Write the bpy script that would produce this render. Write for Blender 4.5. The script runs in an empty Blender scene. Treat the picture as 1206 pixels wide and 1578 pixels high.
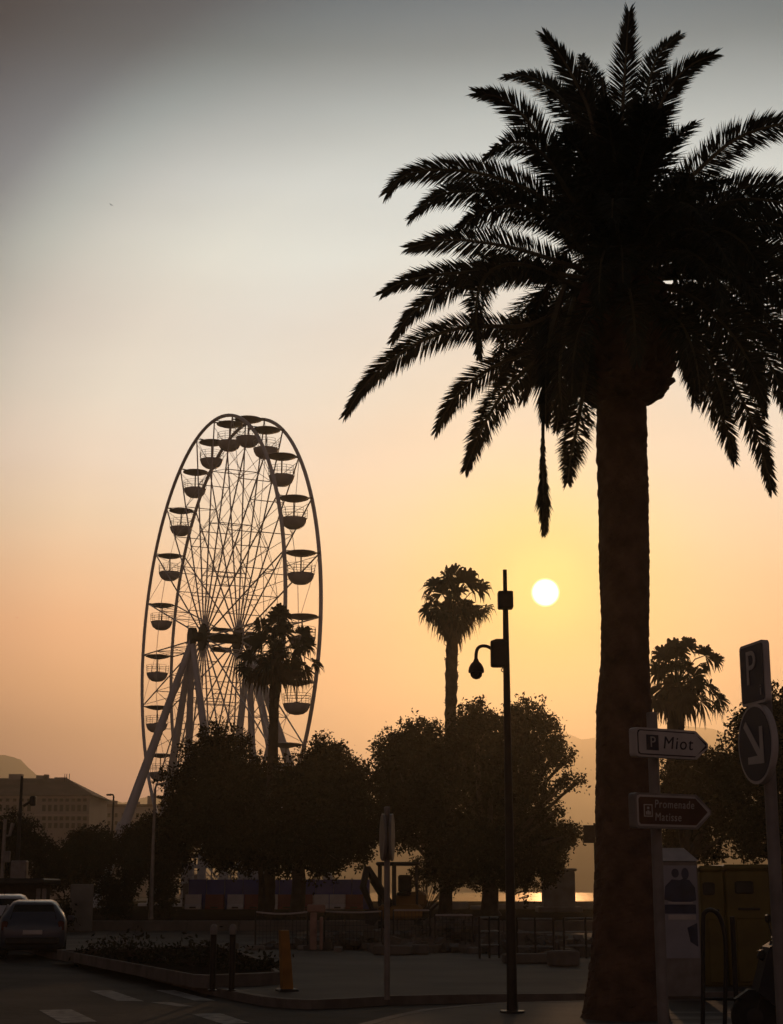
import bpy, math, random
import numpy as np
from mathutils import Vector, Matrix, Quaternion, noise

R = math.radians
C = bpy.context.scene.collection
SC = bpy.context.scene

# ------------------------------------------------------------------ camera
F = 2444.0            # focal length in photograph pixels (photo 1206 x 1578)
TILT = R(13.35)
H = 1.65
cam = bpy.data.cameras.new('camera')
cam.sensor_fit = 'HORIZONTAL'; cam.sensor_width = 36.0
cam.lens = 36.0 * F / 1206.0
cam.clip_start = 0.1; cam.clip_end = 20000
cam_o = bpy.data.objects.new('camera', cam); C.objects.link(cam_o)
cam_o.location = (0, 0, H); cam_o.rotation_euler = (R(90) + TILT, 0, 0)
SC.camera = cam_o
CT, ST = math.cos(TILT), math.sin(TILT)

def ray(u, v):
    x = (u - 603.0) / F; up = (789.0 - v) / F
    return Vector((x, CT - ST * up, ST + CT * up))
def P(u, v, Y):                       # the point seen at photo pixel (u, v), Y metres ahead
    r = ray(u, v); return r * (Y / r.y) + Vector((0, 0, H))
def G(u, v, z=0.0):                   # where the sight line of a pixel meets height z
    r = ray(u, v); return r * ((z - H) / r.z) + Vector((0, 0, H))
def mpp(Y, v=1000):                   # metres per photo pixel
    return Y / ray(603, v).y / F

# ------------------------------------------------------------------ sun, sky, exposure
SUN = ray(840, 913).normalized()
SUN_EL = math.asin(SUN.z); SUN_AZ = math.atan2(SUN.x, SUN.y)
sl = bpy.data.lights.new('sun', 'SUN'); sl.energy = 0.58; sl.angle = R(0.53); sl.color = (1.0, 0.55, 0.28)
so = bpy.data.objects.new('sun', sl); C.objects.link(so)
so.rotation_euler = SUN.to_track_quat('Z', 'Y').to_euler(); so.location = (20, 0, 60)

SKY_E = [(-2, (0.5527, 0.3457, 0.2698)), (0, (0.6712, 0.4198, 0.3275)), (3, (0.8054, 0.4839, 0.3854)), (5, (0.9608, 0.5831, 0.3694)), (7, (1.0000, 0.6051, 0.3385)), (9, (0.9449, 0.5828, 0.3416)), (11, (0.7830, 0.5952, 0.4008)), (13, (0.6840, 0.6454, 0.5076)), (15, (0.6327, 0.6556, 0.5954)), (17.5, (0.5278, 0.6189, 0.5962)), (20, (0.4779, 0.5742, 0.5785)), (22.5, (0.4449, 0.5775, 0.5880)), (25, (0.3723, 0.5074, 0.5490)), (27.5, (0.2331, 0.3493, 0.4003)), (29.5, (0.1143, 0.1979, 0.2461)), (31.5, (0.0646, 0.1391, 0.2028)), (45, (0.0484, 0.1043, 0.1522)), (90, (0.0324, 0.0695, 0.1015))]
SKY_G = [(0, (0.3677, 0.5125, 0.1563)), (2, (0.4423, 0.5374, 0.2807)), (4, (0.5216, 0.5630, 0.4672)), (6, (0.5976, 0.5976, 0.5976)), (8, (0.6787, 0.6365, 0.6375)), (11, (0.8086, 0.7497, 0.7593)), (14, (0.9263, 0.8279, 0.8159)), (17, (1.0000, 0.8309, 0.7742)), (20, (0.8447, 0.6863, 0.6419)), (22, (0.5920, 0.5163, 0.4938)), (24, (0.2616, 0.2393, 0.2693)), (27.5, (0.0897, 0.0789, 0.1133)), (32, (0.0718, 0.0631, 0.0906)), (45, (0.0508, 0.0454, 0.0626)), (90, (0.0538, 0.0388, 0.0418)), (150, (0.1136, 0.0807, 0.0837)), (180, (0.1255, 0.0867, 0.0896))]
SKY_K = 1.9338
w = bpy.data.worlds.new('World'); SC.world = w; w.use_nodes = True
nt = w.node_tree; nt.nodes.clear(); N = nt.nodes.new; L = nt.links.new
def math_n(op, a=None, b=None, tree=None):
    n = (tree or nt).nodes.new('ShaderNodeMath'); n.operation = op
    for i, x in enumerate((a, b)):
        if x is None: continue
        if isinstance(x, (int, float)): n.inputs[i].default_value = x
        else: (tree or nt).links.new(x, n.inputs[i])
    return n.outputs[0]
tc = N('ShaderNodeTexCoord'); nm = N('ShaderNodeVectorMath'); nm.operation = 'NORMALIZE'; L(tc.outputs['Generated'], nm.inputs[0])
sp = N('ShaderNodeSeparateXYZ'); L(nm.outputs[0], sp.inputs[0])
elev = math_n('MULTIPLY', math_n('ARCSINE', sp.outputs[2]), 180 / math.pi)
dt = N('ShaderNodeVectorMath'); dt.operation = 'DOT_PRODUCT'; L(nm.outputs[0], dt.inputs[0]); dt.inputs[1].default_value = SUN
ang = math_n('MULTIPLY', math_n('ARCCOSINE', math_n('MINIMUM', dt.outputs['Value'], 1.0)), 180 / math.pi)
def ramp(inp, lo, hi, stops):
    m = N('ShaderNodeMapRange'); L(inp, m.inputs[0]); m.inputs[1].default_value = lo; m.inputs[2].default_value = hi
    r = N('ShaderNodeValToRGB'); L(m.outputs[0], r.inputs[0]); el = r.color_ramp.elements
    for i, (x, c) in enumerate(stops):
        p = (x - lo) / (hi - lo)
        e = el[i] if i < 2 else el.new(p)
        e.position = p
    for e, (x, c) in zip(el, stops):
        e.color = (*c, 1) if isinstance(c, tuple) else (c, c, c, 1)
    return r.outputs[0]
ce = ramp(elev, -2, 90, SKY_E)
cg = ramp(ang, 0, 180, SKY_G)
mx = N('ShaderNodeMix'); mx.data_type = 'RGBA'; mx.blend_type = 'MULTIPLY'; mx.inputs[0].default_value = 1
L(ce, mx.inputs[6]); L(cg, mx.inputs[7])
# faint drifting haze bands so the sky is not perfectly even
mp = N('ShaderNodeMapping'); L(nm.outputs[0], mp.inputs[0]); mp.inputs['Scale'].default_value = (2.2, 2.2, 9); mp.inputs['Rotation'].default_value = (0, R(14), 0)
nz = N('ShaderNodeTexNoise'); L(mp.outputs[0], nz.inputs[0]); nz.inputs['Scale'].default_value = 2.6; nz.inputs['Detail'].default_value = 4
bandf = math_n('MULTIPLY_ADD', nz.outputs[0], 0.16); bandf.node.inputs[2].default_value = 0.92
disc = N('ShaderNodeMapRange'); disc.interpolation_type = 'SMOOTHSTEP'; L(ang, disc.inputs[0])
for i, x in enumerate((0.34, 0.54, 1.0, 0.0)): disc.inputs[i + 1].default_value = x
aure = N('ShaderNodeMapRange'); aure.interpolation_type = 'SMOOTHERSTEP'; L(ang, aure.inputs[0])
for i, x in enumerate((0.3, 2.6, 1.0, 0.0)): aure.inputs[i + 1].default_value = x
bg = N('ShaderNodeBackground'); L(mx.outputs[2], bg.inputs[0]); L(math_n('MULTIPLY', bandf, SKY_K), bg.inputs[1])
bd = N('ShaderNodeBackground'); bd.inputs[0].default_value = (1, .93, .62, 1); L(math_n('MULTIPLY', disc.outputs[0], 7.0), bd.inputs[1])
ba = N('ShaderNodeBackground'); ba.inputs[0].default_value = (1, .70, .22, 1); L(math_n('MULTIPLY', aure.outputs[0], 0.35), ba.inputs[1])
sky = N('ShaderNodeTexSky'); sky.sky_type = 'NISHITA'; sky.sun_disc = False; sky.sun_elevation = SUN_EL; sky.sun_rotation = SUN_AZ
sky.air_density = 2.0; sky.dust_density = 6.0
bn = N('ShaderNodeBackground'); L(sky.outputs[0], bn.inputs[0]); bn.inputs[1].default_value = 0.004
def addsh(a, b):
    n = N('ShaderNodeAddShader'); L(a, n.inputs[0]); L(b, n.inputs[1]); return n.outputs[0]
out = N('ShaderNodeOutputWorld'); L(addsh(addsh(bg.outputs[0], bd.outputs[0]), addsh(ba.outputs[0], bn.outputs[0])), out.inputs[0])
SC.view_settings.view_transform = 'Standard'; SC.view_settings.look = 'None'
SC.view_settings.exposure = 0.0; SC.view_settings.gamma = 1.0
SC.cycles.use_denoising = True
SC.cycles.max_bounces = 5; SC.cycles.diffuse_bounces = 2; SC.cycles.glossy_bounces = 2
SC.cycles.transmission_bounces = 2; SC.cycles.volume_bounces = 0; SC.cycles.transparent_max_bounces = 4
SC.cycles.use_fast_gi = False

# ------------------------------------------------------------------ materials
MATS = {}
def mat(name, col, rough=0.7, var=0.25, scale=4.0, bump=0.0, metal=0.0, col2=None, spec=0.4, detail=5):
    if name in MATS: return MATS[name]
    m = bpy.data.materials.new(name); m.use_nodes = True; t = m.node_tree
    b = t.nodes['Principled BSDF']; b.inputs['Roughness'].default_value = rough; b.inputs['Metallic'].default_value = metal
    b.inputs['Specular IOR Level'].default_value = spec
    g = t.nodes.new('ShaderNodeTexCoord'); n = t.nodes.new('ShaderNodeTexNoise'); n.inputs['Scale'].default_value = scale; n.inputs['Detail'].default_value = detail
    t.links.new(g.outputs['Object'], n.inputs[0])
    r = t.nodes.new('ShaderNodeValToRGB'); t.links.new(n.outputs[0], r.inputs[0])
    lo = tuple(c * (1 - var) for c in col); hi = col2 or tuple(min(1, c * (1 + var)) for c in col)
    r.color_ramp.elements[0].position = 0.32; r.color_ramp.elements[1].position = 0.68
    r.color_ramp.elements[0].color = (*lo, 1); r.color_ramp.elements[1].color = (*hi, 1)
    t.links.new(r.outputs[0], b.inputs['Base Color'])
    if bump:
        bp = t.nodes.new('ShaderNodeBump'); bp.inputs['Strength'].default_value = bump; bp.inputs['Distance'].default_value = 0.03
        n2 = t.nodes.new('ShaderNodeTexNoise'); n2.inputs['Scale'].default_value = scale * 6; n2.inputs['Detail'].default_value = 6
        t.links.new(g.outputs['Object'], n2.inputs[0]); t.links.new(n2.outputs[0], bp.inputs['Height']); t.links.new(bp.outputs[0], b.inputs['Normal'])
    MATS[name] = m; return m
M_asphalt = mat('asphalt', (.036, .033, .032), .85, .5, .7, .7, spec=.1, detail=10)
M_pave = mat('paving', (.085, .074, .066), .8, .42, .45, .5, spec=.14, detail=10)
M_kerb = mat('granite_kerb', (.17, .15, .135), .8, .25, 3, .3, spec=.15)
M_stone = mat('stone', (.16, .14, .12), .85, .3, 1.2, .5)
M_dirt = mat('dirt', (.034, .026, .022), 1.0, .35, .8, .6, spec=0)
M_paint = mat('road_paint', (.36, .34, .31), .8, .5, 5.0, .3, spec=.1)
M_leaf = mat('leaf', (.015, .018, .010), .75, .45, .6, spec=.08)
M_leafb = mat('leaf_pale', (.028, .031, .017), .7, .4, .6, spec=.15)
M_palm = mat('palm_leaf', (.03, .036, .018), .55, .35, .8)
M_rach = mat('palm_rachis', (.10, .095, .05), .5, .3, 2)
M_ptrunk = mat('palm_trunk', (.13, .075, .048), .9, .45, 3.0, .9)
M_bark = mat('bark', (.07, .055, .042), .9, .4, 3.0, .7)
M_dead = mat('dead_palm_leaf', (.10, .07, .04), .8, .4, 1.5)
M_white = mat('wheel_white_paint', (.66, .66, .66), .45, .12, .7)
M_gond = mat('gondola_shell', (.50, .49, .49), .4, .15, 1.5)
M_canopy = mat('gondola_canopy', (.18, .15, .14), .5, .2, 1.5)
M_steel = mat('galvanised_steel', (.30, .29, .27), .45, .2, 5, .05, .6)
M_dark = mat('dark_metal', (.03, .03, .03), .5, .3, 4, .1, .3)
M_black = mat('black_paint', (.008, .008, .009), .4, .3, 4)
M_rubber = mat('rubber', (.02, .02, .02), .85, .3, 6)
M_glass = mat('dark_glass', (.012, .013, .015), .12, .2, 2, spec=.6)
M_signback = mat('sign_back_grey', (.25, .23, .215), .5, .2, 5)
M_signwhite = mat('sign_white', (.60, .57, .54), .45, .12, 4)
M_signblue = mat('sign_blue', (.022, .026, .062), .45, .2, 4)
M_signbrown = mat('sign_brown', (.10, .045, .025), .5, .2, 4)
M_signink = mat('sign_ink', (.03, .03, .05), .5, .2, 4)
M_letter = mat('sign_letter_white', (.56, .53, .50), .45, .1, 4)
M_yellow = mat('yellow_paint', (.33, .15, .02), .5, .25, 5)
M_recy = mat('recycling_yellow', (.14, .11, .022), .5, .25, 2)
M_red = mat('barrier_red', (.17, .018, .030), .5, .25, 1)
M_bwhite = mat('barrier_white', (.55, .50, .47), .5, .2, 1)
M_blue = mat('hoarding_blue', (.028, .045, .25), .6, .25, .7)
M_conc = mat('concrete', (.26, .24, .21), .85, .25, 1.5, .4)
M_wall = mat('building_wall', (.40, .34, .30), .85, .12, .15)
M_wall2 = mat('building_wall_pale', (.52, .45, .39), .85, .12, .15)
M_roof = mat('roof_tile', (.20, .12, .09), .85, .3, .4)
M_win = mat('window_dark', (.05, .045, .045), .5, .3, .5, spec=.2)
M_car = mat('car_blue_grey', (.07, .085, .12), .28, .1, 1, spec=.6)
M_carw = mat('car_white', (.60, .60, .60), .28, .06, 1, spec=.6)
M_tail = mat('tail_light', (.08, .010, .010), .25, .2, 6)
M_poster = mat('poster_paper', (.36, .37, .42), .5, .12, 3)
M_posterink = mat('poster_ink', (.045, .06, .11), .5, .3, 5)
M_cab = mat('excavator_paint', (.30, .16, .04), .5, .25, 1)
M_bird = mat('bird_feather', (.05, .05, .05), .8, .2, 8)
M_hill = mat('mountain_rock', (.13, .11, .095), .95, .3, .004, 0)
M_scoot = mat('scooter_paint', (.025, .028, .035), .6, .2, 3, spec=.2)
M_pink = mat('faded_barrier_plastic', (.36, .22, .17), .6, .25, 3)

def water_mat():          # dark water with small waves; golden, dimmed sun glint put into the gloss colour
    m = bpy.data.materials.new('sea_water'); m.use_nodes = True; t = m.node_tree; t.nodes.clear()
    df = t.nodes.new('ShaderNodeBsdfDiffuse'); df.inputs[0].default_value = (.03, .04, .045, 1)
    gl = t.nodes.new('ShaderNodeBsdfGlossy'); gl.inputs['Color'].default_value = (.60, .52, .40, 1); gl.inputs['Roughness'].default_value = .16
    g = t.nodes.new('ShaderNodeTexCoord'); mp = t.nodes.new('ShaderNodeMapping'); mp.inputs['Scale'].default_value = (.5, .22, 1)
    n = t.nodes.new('ShaderNodeTexNoise'); n.inputs['Scale'].default_value = .5; n.inputs['Detail'].default_value = 6; n.inputs['Roughness'].default_value = .62
    t.links.new(g.outputs['Object'], mp.inputs[0]); t.links.new(mp.outputs[0], n.inputs[0])
    bp = t.nodes.new('ShaderNodeBump'); bp.inputs['Strength'].default_value = .7; bp.inputs['Distance'].default_value = .35
    t.links.new(n.outputs[0], bp.inputs['Height'])
    for q in (df, gl): t.links.new(bp.outputs[0], q.inputs['Normal'])
    mx = t.nodes.new('ShaderNodeMixShader'); mx.inputs[0].default_value = SEA_SHEEN; t.links.new(df.outputs[0], mx.inputs[1]); t.links.new(gl.outputs[0], mx.inputs[2])
    o = t.nodes.new('ShaderNodeOutputMaterial'); t.links.new(mx.outputs[0], o.inputs[0]); return m
SEA_SHEEN = .66
M_sea = water_mat()

# ------------------------------------------------------------------ helpers
def tag(o, label=None, cat=None, group=None, kind=None):
    for k, x in (('label', label), ('category', cat), ('group', group), ('kind', kind)):
        if x: o[k] = x
    return o
def wl(o):
    p = Vector((0, 0, 0))
    while o is not None: p += Vector(o.location); o = o.parent
    return p
def thing(name, loc, label, cat, group=None, parent=None):
    o = bpy.data.objects.new(name, None); C.objects.link(o); o.empty_display_size = .2
    if parent: o.parent = parent; o.location = Vector(loc) - wl(parent)
    else: o.location = loc
    if label: tag(o, label, cat, group)
    return o
def link(name, me, m, parent):
    o = bpy.data.objects.new(name, me); C.objects.link(o)
    if m: me.materials.append(m)
    if parent: o.parent = parent
    return o
class MB:
    def __init__(s): s.v = []; s.f = []
    def add(s, vs, fs):
        k = len(s.v); s.v += [Vector(x) for x in vs]; s.f += [tuple(i + k for i in f) for f in fs]; return s
    def box(s, c, d, rot=None, taper=1.0):
        c = Vector(c); x, y, z = (a / 2 for a in d); vs = []
        for sz in (-1, 1):
            k = taper if sz > 0 else 1.0
            for sx, sy in ((-1, -1), (1, -1), (1, 1), (-1, 1)):
                p = Vector((sx * x * k, sy * y * k, sz * z)); vs.append(c + (rot @ p if rot else p))
        return s.add(vs, [(3, 2, 1, 0), (4, 5, 6, 7), (0, 1, 5, 4), (1, 2, 6, 5), (2, 3, 7, 6), (3, 0, 4, 7)])
    def rbox(s, c, d, rot=None, b=.02):          # box with chamfered vertical edges and top
        c = Vector(c); x, y, z = (a / 2 for a in d); b = min(b, x * .9, y * .9, z * .9)
        rings = []
        for zz, i in ((-z, b), (-z + b, 0), (z - b, 0), (z, b)):
            X, Y = x - i, y - i; k = b
            ring = [(-X + k, -Y), (X - k, -Y), (X, -Y + k), (X, Y - k), (X - k, Y), (-X + k, Y), (-X, Y - k), (-X, -Y + k)]
            rings.append([Vector((a, e, zz)) for a, e in ring])
        vs = [c + (rot @ p if rot else p) for r_ in rings for p in r_]
        fs = [tuple(range(7, -1, -1)), tuple(range(24, 32))]
        for q in range(3):
            for i in range(8):
                j = (i + 1) % 8; fs.append((q * 8 + i, q * 8 + j, q * 8 + 8 + j, q * 8 + 8 + i))
        return s.add(vs, fs)
    def tube(s, pts, rad, n=8, cap=True, jit=0.0, rng=None):
        pts = [Vector(p) for p in pts]
        if isinstance(rad, (int, float)): rad = [rad] * len(pts)
        k = len(s.v); a = None
        for i, p in enumerate(pts):
            t = (pts[min(i + 1, len(pts) - 1)] - pts[max(i - 1, 0)]).normalized()
            if a is None:
                a = t.orthogonal().normalized()
                if abs(t.z) > .9: a = Vector((1, 0, 0)) - t * t.x; a.normalize()
            else:
                a = (a - t * a.dot(t)).normalized()
            b = t.cross(a)
            for q in range(n):
                th = 2 * math.pi * q / n; r_ = rad[i] * (1 + (rng.uniform(-jit, jit) if jit else 0))
                s.v.append(p + (a * math.cos(th) + b * math.sin(th)) * r_)
        for i in range(len(pts) - 1):
            for q in range(n):
                e = (q + 1) % n; s.f.append((k + i * n + q, k + i * n + e, k + (i + 1) * n + e, k + (i + 1) * n + q))
        if cap:
            s.f.append(tuple(k + q for q in range(n - 1, -1, -1))); m = k + (len(pts) - 1) * n; s.f.append(tuple(m + q for q in range(n)))
        return s
    def lathe(s, c, prof, n=20, rot=None):
        c = Vector(c); k = len(s.v)
        for r_, z in prof:
            for q in range(n):
                th = 2 * math.pi * q / n; p = Vector((r_ * math.cos(th), r_ * math.sin(th), z)); s.v.append(c + (rot @ p if rot else p))
        for i in range(len(prof) - 1):
            for q in range(n):
                e = (q + 1) % n; s.f.append((k + i * n + q, k + i * n + e, k + (i + 1) * n + e, k + (i + 1) * n + q))
        s.f.append(tuple(k + q for q in range(n - 1, -1, -1))); m = k + (len(prof) - 1) * n; s.f.append(tuple(m + q for q in range(n)))
        return s
    def prism(s, poly, ext):
        n = len(poly); poly = [Vector(p) for p in poly]; ext = Vector(ext)
        nr = Vector((0, 0, 0))
        for i in range(n): nr += (poly[i] - poly[0]).cross(poly[(i + 1) % n] - poly[0])
        if nr.dot(ext) < 0: poly.reverse()
        fs = [tuple(range(n - 1, -1, -1)), tuple(range(n, 2 * n))] + [(i, (i + 1) % n, n + (i + 1) % n, n + i) for i in range(n)]
        return s.add(poly + [p + ext for p in poly], fs)
    def build(s, name, m, parent=None, smooth=False, loc=None):
        o0 = wl(parent) if parent else Vector(loc or (0, 0, 0))
        me = bpy.data.meshes.new(name); me.from_pydata([tuple(p - o0) for p in s.v], [], s.f); me.update()
        if smooth:
            me.polygons.foreach_set('use_smooth', [True] * len(me.polygons))
            try: me.set_sharp_from_angle(angle=R(40))
            except Exception: pass
        o = link(name, me, m, parent)
        if not parent: o.location = o0
        return o
def np_mesh(name, V, m, parent, n=4):            # V (k, n, 3): k separate n-gons
    V = np.asarray(V, dtype=np.float32); k = V.shape[0]; o0 = np.array(wl(parent) if parent else (0, 0, 0), dtype=np.float32)
    me = bpy.data.meshes.new(name); me.vertices.add(k * n); me.vertices.foreach_set('co', (V.reshape(-1, 3) - o0).ravel())
    me.loops.add(k * n); me.loops.foreach_set('vertex_index', np.arange(k * n, dtype=np.int32))
    me.polygons.add(k); me.polygons.foreach_set('loop_start', np.arange(0, k * n, n, dtype=np.int32))
    me.update(calc_edges=True); return link(name, me, m, parent)
def copy_tree(o, parent):
    c = o.copy(); C.objects.link(c); c.parent = parent
    for ch in list(o.children): copy_tree(ch, c)
    return c
def spline(pts, n):
    pts = [Vector(p) for p in pts]; q = [pts[0] * 2 - pts[1]] + pts + [pts[-1] * 2 - pts[-2]]; out = []
    m = len(pts) - 1
    for i in range(n + 1):
        t = i / n * m; k = min(int(t), m - 1); t -= k; a, b, c, d = q[k:k + 4]
        out.append(.5 * ((2 * b) + (c - a) * t + (2 * a - 5 * b + 4 * c - d) * t * t + (3 * b - a - 3 * c + d) * t ** 3))
    return out
def text(s, size, mtx, name, m, parent, ext=.003, shear=0, align='LEFT', sx=1.0):
    cu = bpy.data.curves.new(name, 'FONT'); cu.body = s; cu.size = size; cu.extrude = ext; cu.shear = shear; cu.align_x = align; cu.align_y = 'CENTER'; cu.space_character = 1.0 if len(s) < 2 else 1.16
    o = bpy.data.objects.new(name, cu); C.objects.link(o); bpy.context.view_layer.update()
    me = bpy.data.meshes.new_from_object(o.evaluated_get(bpy.context.evaluated_depsgraph_get()))
    bpy.data.objects.remove(o); me.name = name; me.materials.clear()
    o0 = wl(parent); me.transform(Matrix.Translation(-o0) @ mtx @ Matrix.Diagonal((sx, 1, 1, 1)))
    return link(name, me, m, parent)
def struct(mb, name, m): return tag(mb.build(name, m), kind='structure')

# ------------------------------------------------------------------ ground, road, pavement, sea, mountains
g = MB()
g.add([(-700, -60, 0), (700, -60, 0), (700, 166, 0), (-700, 166, 0)], [(0, 1, 2, 3)])
g.add([(-700, 166, 0), (-34, 166, 0), (-34, 420, 0), (-700, 420, 0)], [(0, 1, 2, 3)])
g.add([(-34, 166, 0), (700, 166, 0), (700, 166, -4), (-34, 166, -4)], [(0, 3, 2, 1)])
g.add([(-34, 166, 0), (-34, 420, 0), (-34, 420, -4), (-34, 166, -4)], [(0, 3, 2, 1)])
struct(g, 'ground', M_asphalt)
s = MB(); s.add([(-34, 166, -.5), (2400, 166, -.5), (2400, 3650, -.5), (-34, 3650, -.5)], [(0, 1, 2, 3)])
s.add([(-2400, 420, -.5), (-34, 420, -.5), (-34, 3650, -.5), (-2400, 3650, -.5)], [(0, 1, 2, 3)])
struct(s, 'sea', M_sea)

# mountains across the bay: a real ridge with depth, its crest following the skyline
rng = random.Random(3)
crest = [(-700, 1120), (-350, 1110), (-120, 1140), (0, 1163), (32, 1171), (62, 1196), (100, 1213), (150, 1226), (190, 1238), (235, 1224), (300, 1236), (380, 1228), (470, 1215),
         (560, 1200), (660, 1190), (760, 1160), (850, 1118), (875, 1131), (895, 1140), (922, 1134), (1000, 1122), (1060, 1119), (1090, 1122), (1130, 1128), (1200, 1110), (1300, 1090), (1500, 1100), (1800, 1140), (2200, 1120)]
hm = MB(); cols = []
us = np.arange(-700, 2200, 12.0); hs = np.interp(us, [c[0] for c in crest], [c[1] for c in crest])
rows = [(2650, 0.0), (2800, .22), (2950, .5), (3080, .74), (3200, 1.0), (3400, .7), (3620, 0.0)]
for u, v in zip(us, hs):
    top = P(u, v, 3200)
    zt = top.z + 6 * noise.noise(Vector((u * .03, 0, 0))) + 2.5 * noise.noise(Vector((u * .13, 5, 0)))
    for y, k in rows:
        j = noise.noise(Vector((u * .02, y * .003, 1))) * .22 + noise.noise(Vector((u * .07, y * .01, 9))) * .10
        kk = max(0, k + (j if 0 < k < 1 else 0)); kk = min(kk, .97) if k < 1 else 1.0
        x = top.x * (y / 3200 if y < 3200 else 1)
        hm.v.append(Vector((max(-2390, min(2390, x)), y, -2 + (zt + 2) * kk)))
nr = len(rows)
for i in range(len(us) - 1):
    for j in range(nr - 1): hm.f.append((i * nr + j, (i + 1) * nr + j, (i + 1) * nr + j + 1, i * nr + j + 1))
o = hm.build('mountains', M_hill, smooth=True); tag(o, kind='structure')

# lower wooded headland nearer across the water
hd = MB(); us2 = np.arange(430, 1500, 8.0); hs2 = np.interp(us2, [430, 480, 560, 640, 720, 800, 860, 900, 960, 1100, 1300, 1500], [1366, 1340, 1298, 1288, 1290, 1284, 1274, 1272, 1268, 1262, 1255, 1270])
rows2 = [(980, 0.0), (1010, .30), (1050, .62), (1100, 1.0), (1170, .6), (1240, 0.0)]
for u, v in zip(us2, hs2):
    top = P(u, v, 1100); zt = top.z + 1.5 * noise.noise(Vector((u * .05, 3, 0))) + .9 * noise.noise(Vector((u * .21, 5, 0)))
    for y, k in rows2:
        kk = k if k in (0, 1) else k + .12 * noise.noise(Vector((u * .03, y * .01, 2)))
        hd.v.append(Vector((top.x * y / 1100, y, -2 + (zt + 2) * kk)))
n2 = len(rows2)
for i in range(len(us2) - 1):
    for j in range(n2 - 1): hd.f.append((i * n2 + j, (i + 1) * n2 + j, (i + 1) * n2 + j + 1, i * n2 + j + 1))
o = hd.build('headland_hill', mat('headland_scrub', (.06, .055, .04), .95, .4, .02), smooth=True); tag(o, kind='structure')

# main pavement (plaza) with its kerb
KZ = .12
kerb_px = [(40, 1466), (83, 1478), (130, 1486), (182, 1496), (259, 1516), (315, 1531), (360, 1541), (400, 1549), (440, 1553.5), (480, 1555), (530, 1553), (600, 1548.5), (700, 1546), (800, 1545), (910, 1544), (1206, 1541), (1500, 1538)]
kp = [G(u, v, 0) for u, v in kerb_px]
kp = [Vector((-16, 62, 0)), Vector((-12.5, 50, 0))] + kp[0:]
pav = MB(); poly = [Vector((p.x, p.y, KZ)) for p in kp] + [Vector((70, 27, KZ)), Vector((70, 62, KZ))]
def kerb_strip(pts, w, z, name):
    kb = MB(); inn = []
    for i, p in enumerate(pts):
        t = (pts[min(i + 1, len(pts) - 1)] - pts[max(i - 1, 0)]).normalized(); nrm = Vector((-t.y, t.x, 0)); inn.append(p + nrm * w)
    for i in range(len(pts) - 1):
        a, b, c, d = pts[i], pts[i + 1], inn[i + 1], inn[i]
        up = Vector((0, 0, z))
        kb.add([a, b, b + up, a + up], [(0, 1, 2, 3)]); kb.add([a + up, b + up, c + up, d + up], [(0, 1, 2, 3)])
        kb.add([d + up, c + up, c, d], [(0, 1, 2, 3)])
    return struct(kb, name, M_kerb)
kerb_strip(kp, .16, KZ + .006, 'kerb')
kk = MB(); kk.v = poly; kk.f = [tuple(range(len(poly)))]
struct(kk, 'pavement', M_pave)
# near pavement on this side of the narrow lane: pole, palm and signs stand on it
npx = [(520, 1600), (600, 1578), (650, 1567), (720, 1559.5), (770, 1556), (905, 1552.5), (1206, 1550), (1500, 1548)]
np_ = [G(u, v, 0) for u, v in npx]
nk = list(reversed(np_))
kerb_strip(np_, -.16, .10, 'near_kerb')
q = MB(); q.v = [Vector((p.x, p.y, .096)) for p in np_] + [Vector((40, 22, .096)), Vector((40, -20, .096)), Vector((-1.2, -20, .096))]; q.f = [tuple(range(len(q.v)))]
struct(q, 'near_pavement', M_pave)

# paler granite courses laid in the near pavement
st_ = MB()
for v0, v1 in ((1558.5, 1561), (1566, 1570), (1576, 1581)):
    for u0, u1 in ((902, 1082), (1086, 1140), (1145, 1290)):
        st_.v += [G(u0, v1, .100), G(u1, v1, .100), G(u1, v0, .100), G(u0, v0, .100)]; k_ = len(st_.v); st_.f.append((k_ - 4, k_ - 3, k_ - 2, k_ - 1))
struct(st_, 'paving_course', M_kerb)

# raised terrace behind a low wall
te = MB(); te.add([(-60, 61.3, .45), (70, 61.3, .45), (90, 165.6, .30), (-60, 165.6, .30)], [(0, 1, 2, 3)])
te.add([(-60, 165.6, .40), (90, 165.6, .40), (90, 165.6, 0), (-60, 165.6, 0)], [(0, 1, 2, 3)])
struct(te, 'terrace', M_dirt)
lw = MB(); x = -13.5
while x < 60:
    lw.rbox((x + .98, 61.1, .245), (1.95, .4, .49), b=.03); x += 1.96
tag(lw.build('low_wall', M_stone), 'long low stone wall along the edge of the raised terrace', 'wall')

# pedestrian-crossing and lane marks on the road
def mark(px):
    m = MB(); m.v = [G(u, v, .004) for u, v in px]; m.f = [tuple(range(len(px)))]; return m
rm = MB()
for px in ([(138, 1526), (172, 1526), (222, 1542.5), (180, 1541.5)], [(240, 1525.5), (268, 1525.5), (332, 1541.5), (300, 1541.5)], [(232, 1544), (262, 1544), (300, 1550.5), (275, 1550.5)],
           [(295, 1562), (340, 1561), (385, 1576), (345, 1578)], [(60, 1556), (110, 1555), (150, 1574), (95, 1576)]):
    a = mark(px); rm.add(a.v, a.f)
tag(rm.build('road_marking', M_paint), kind='structure')

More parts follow.
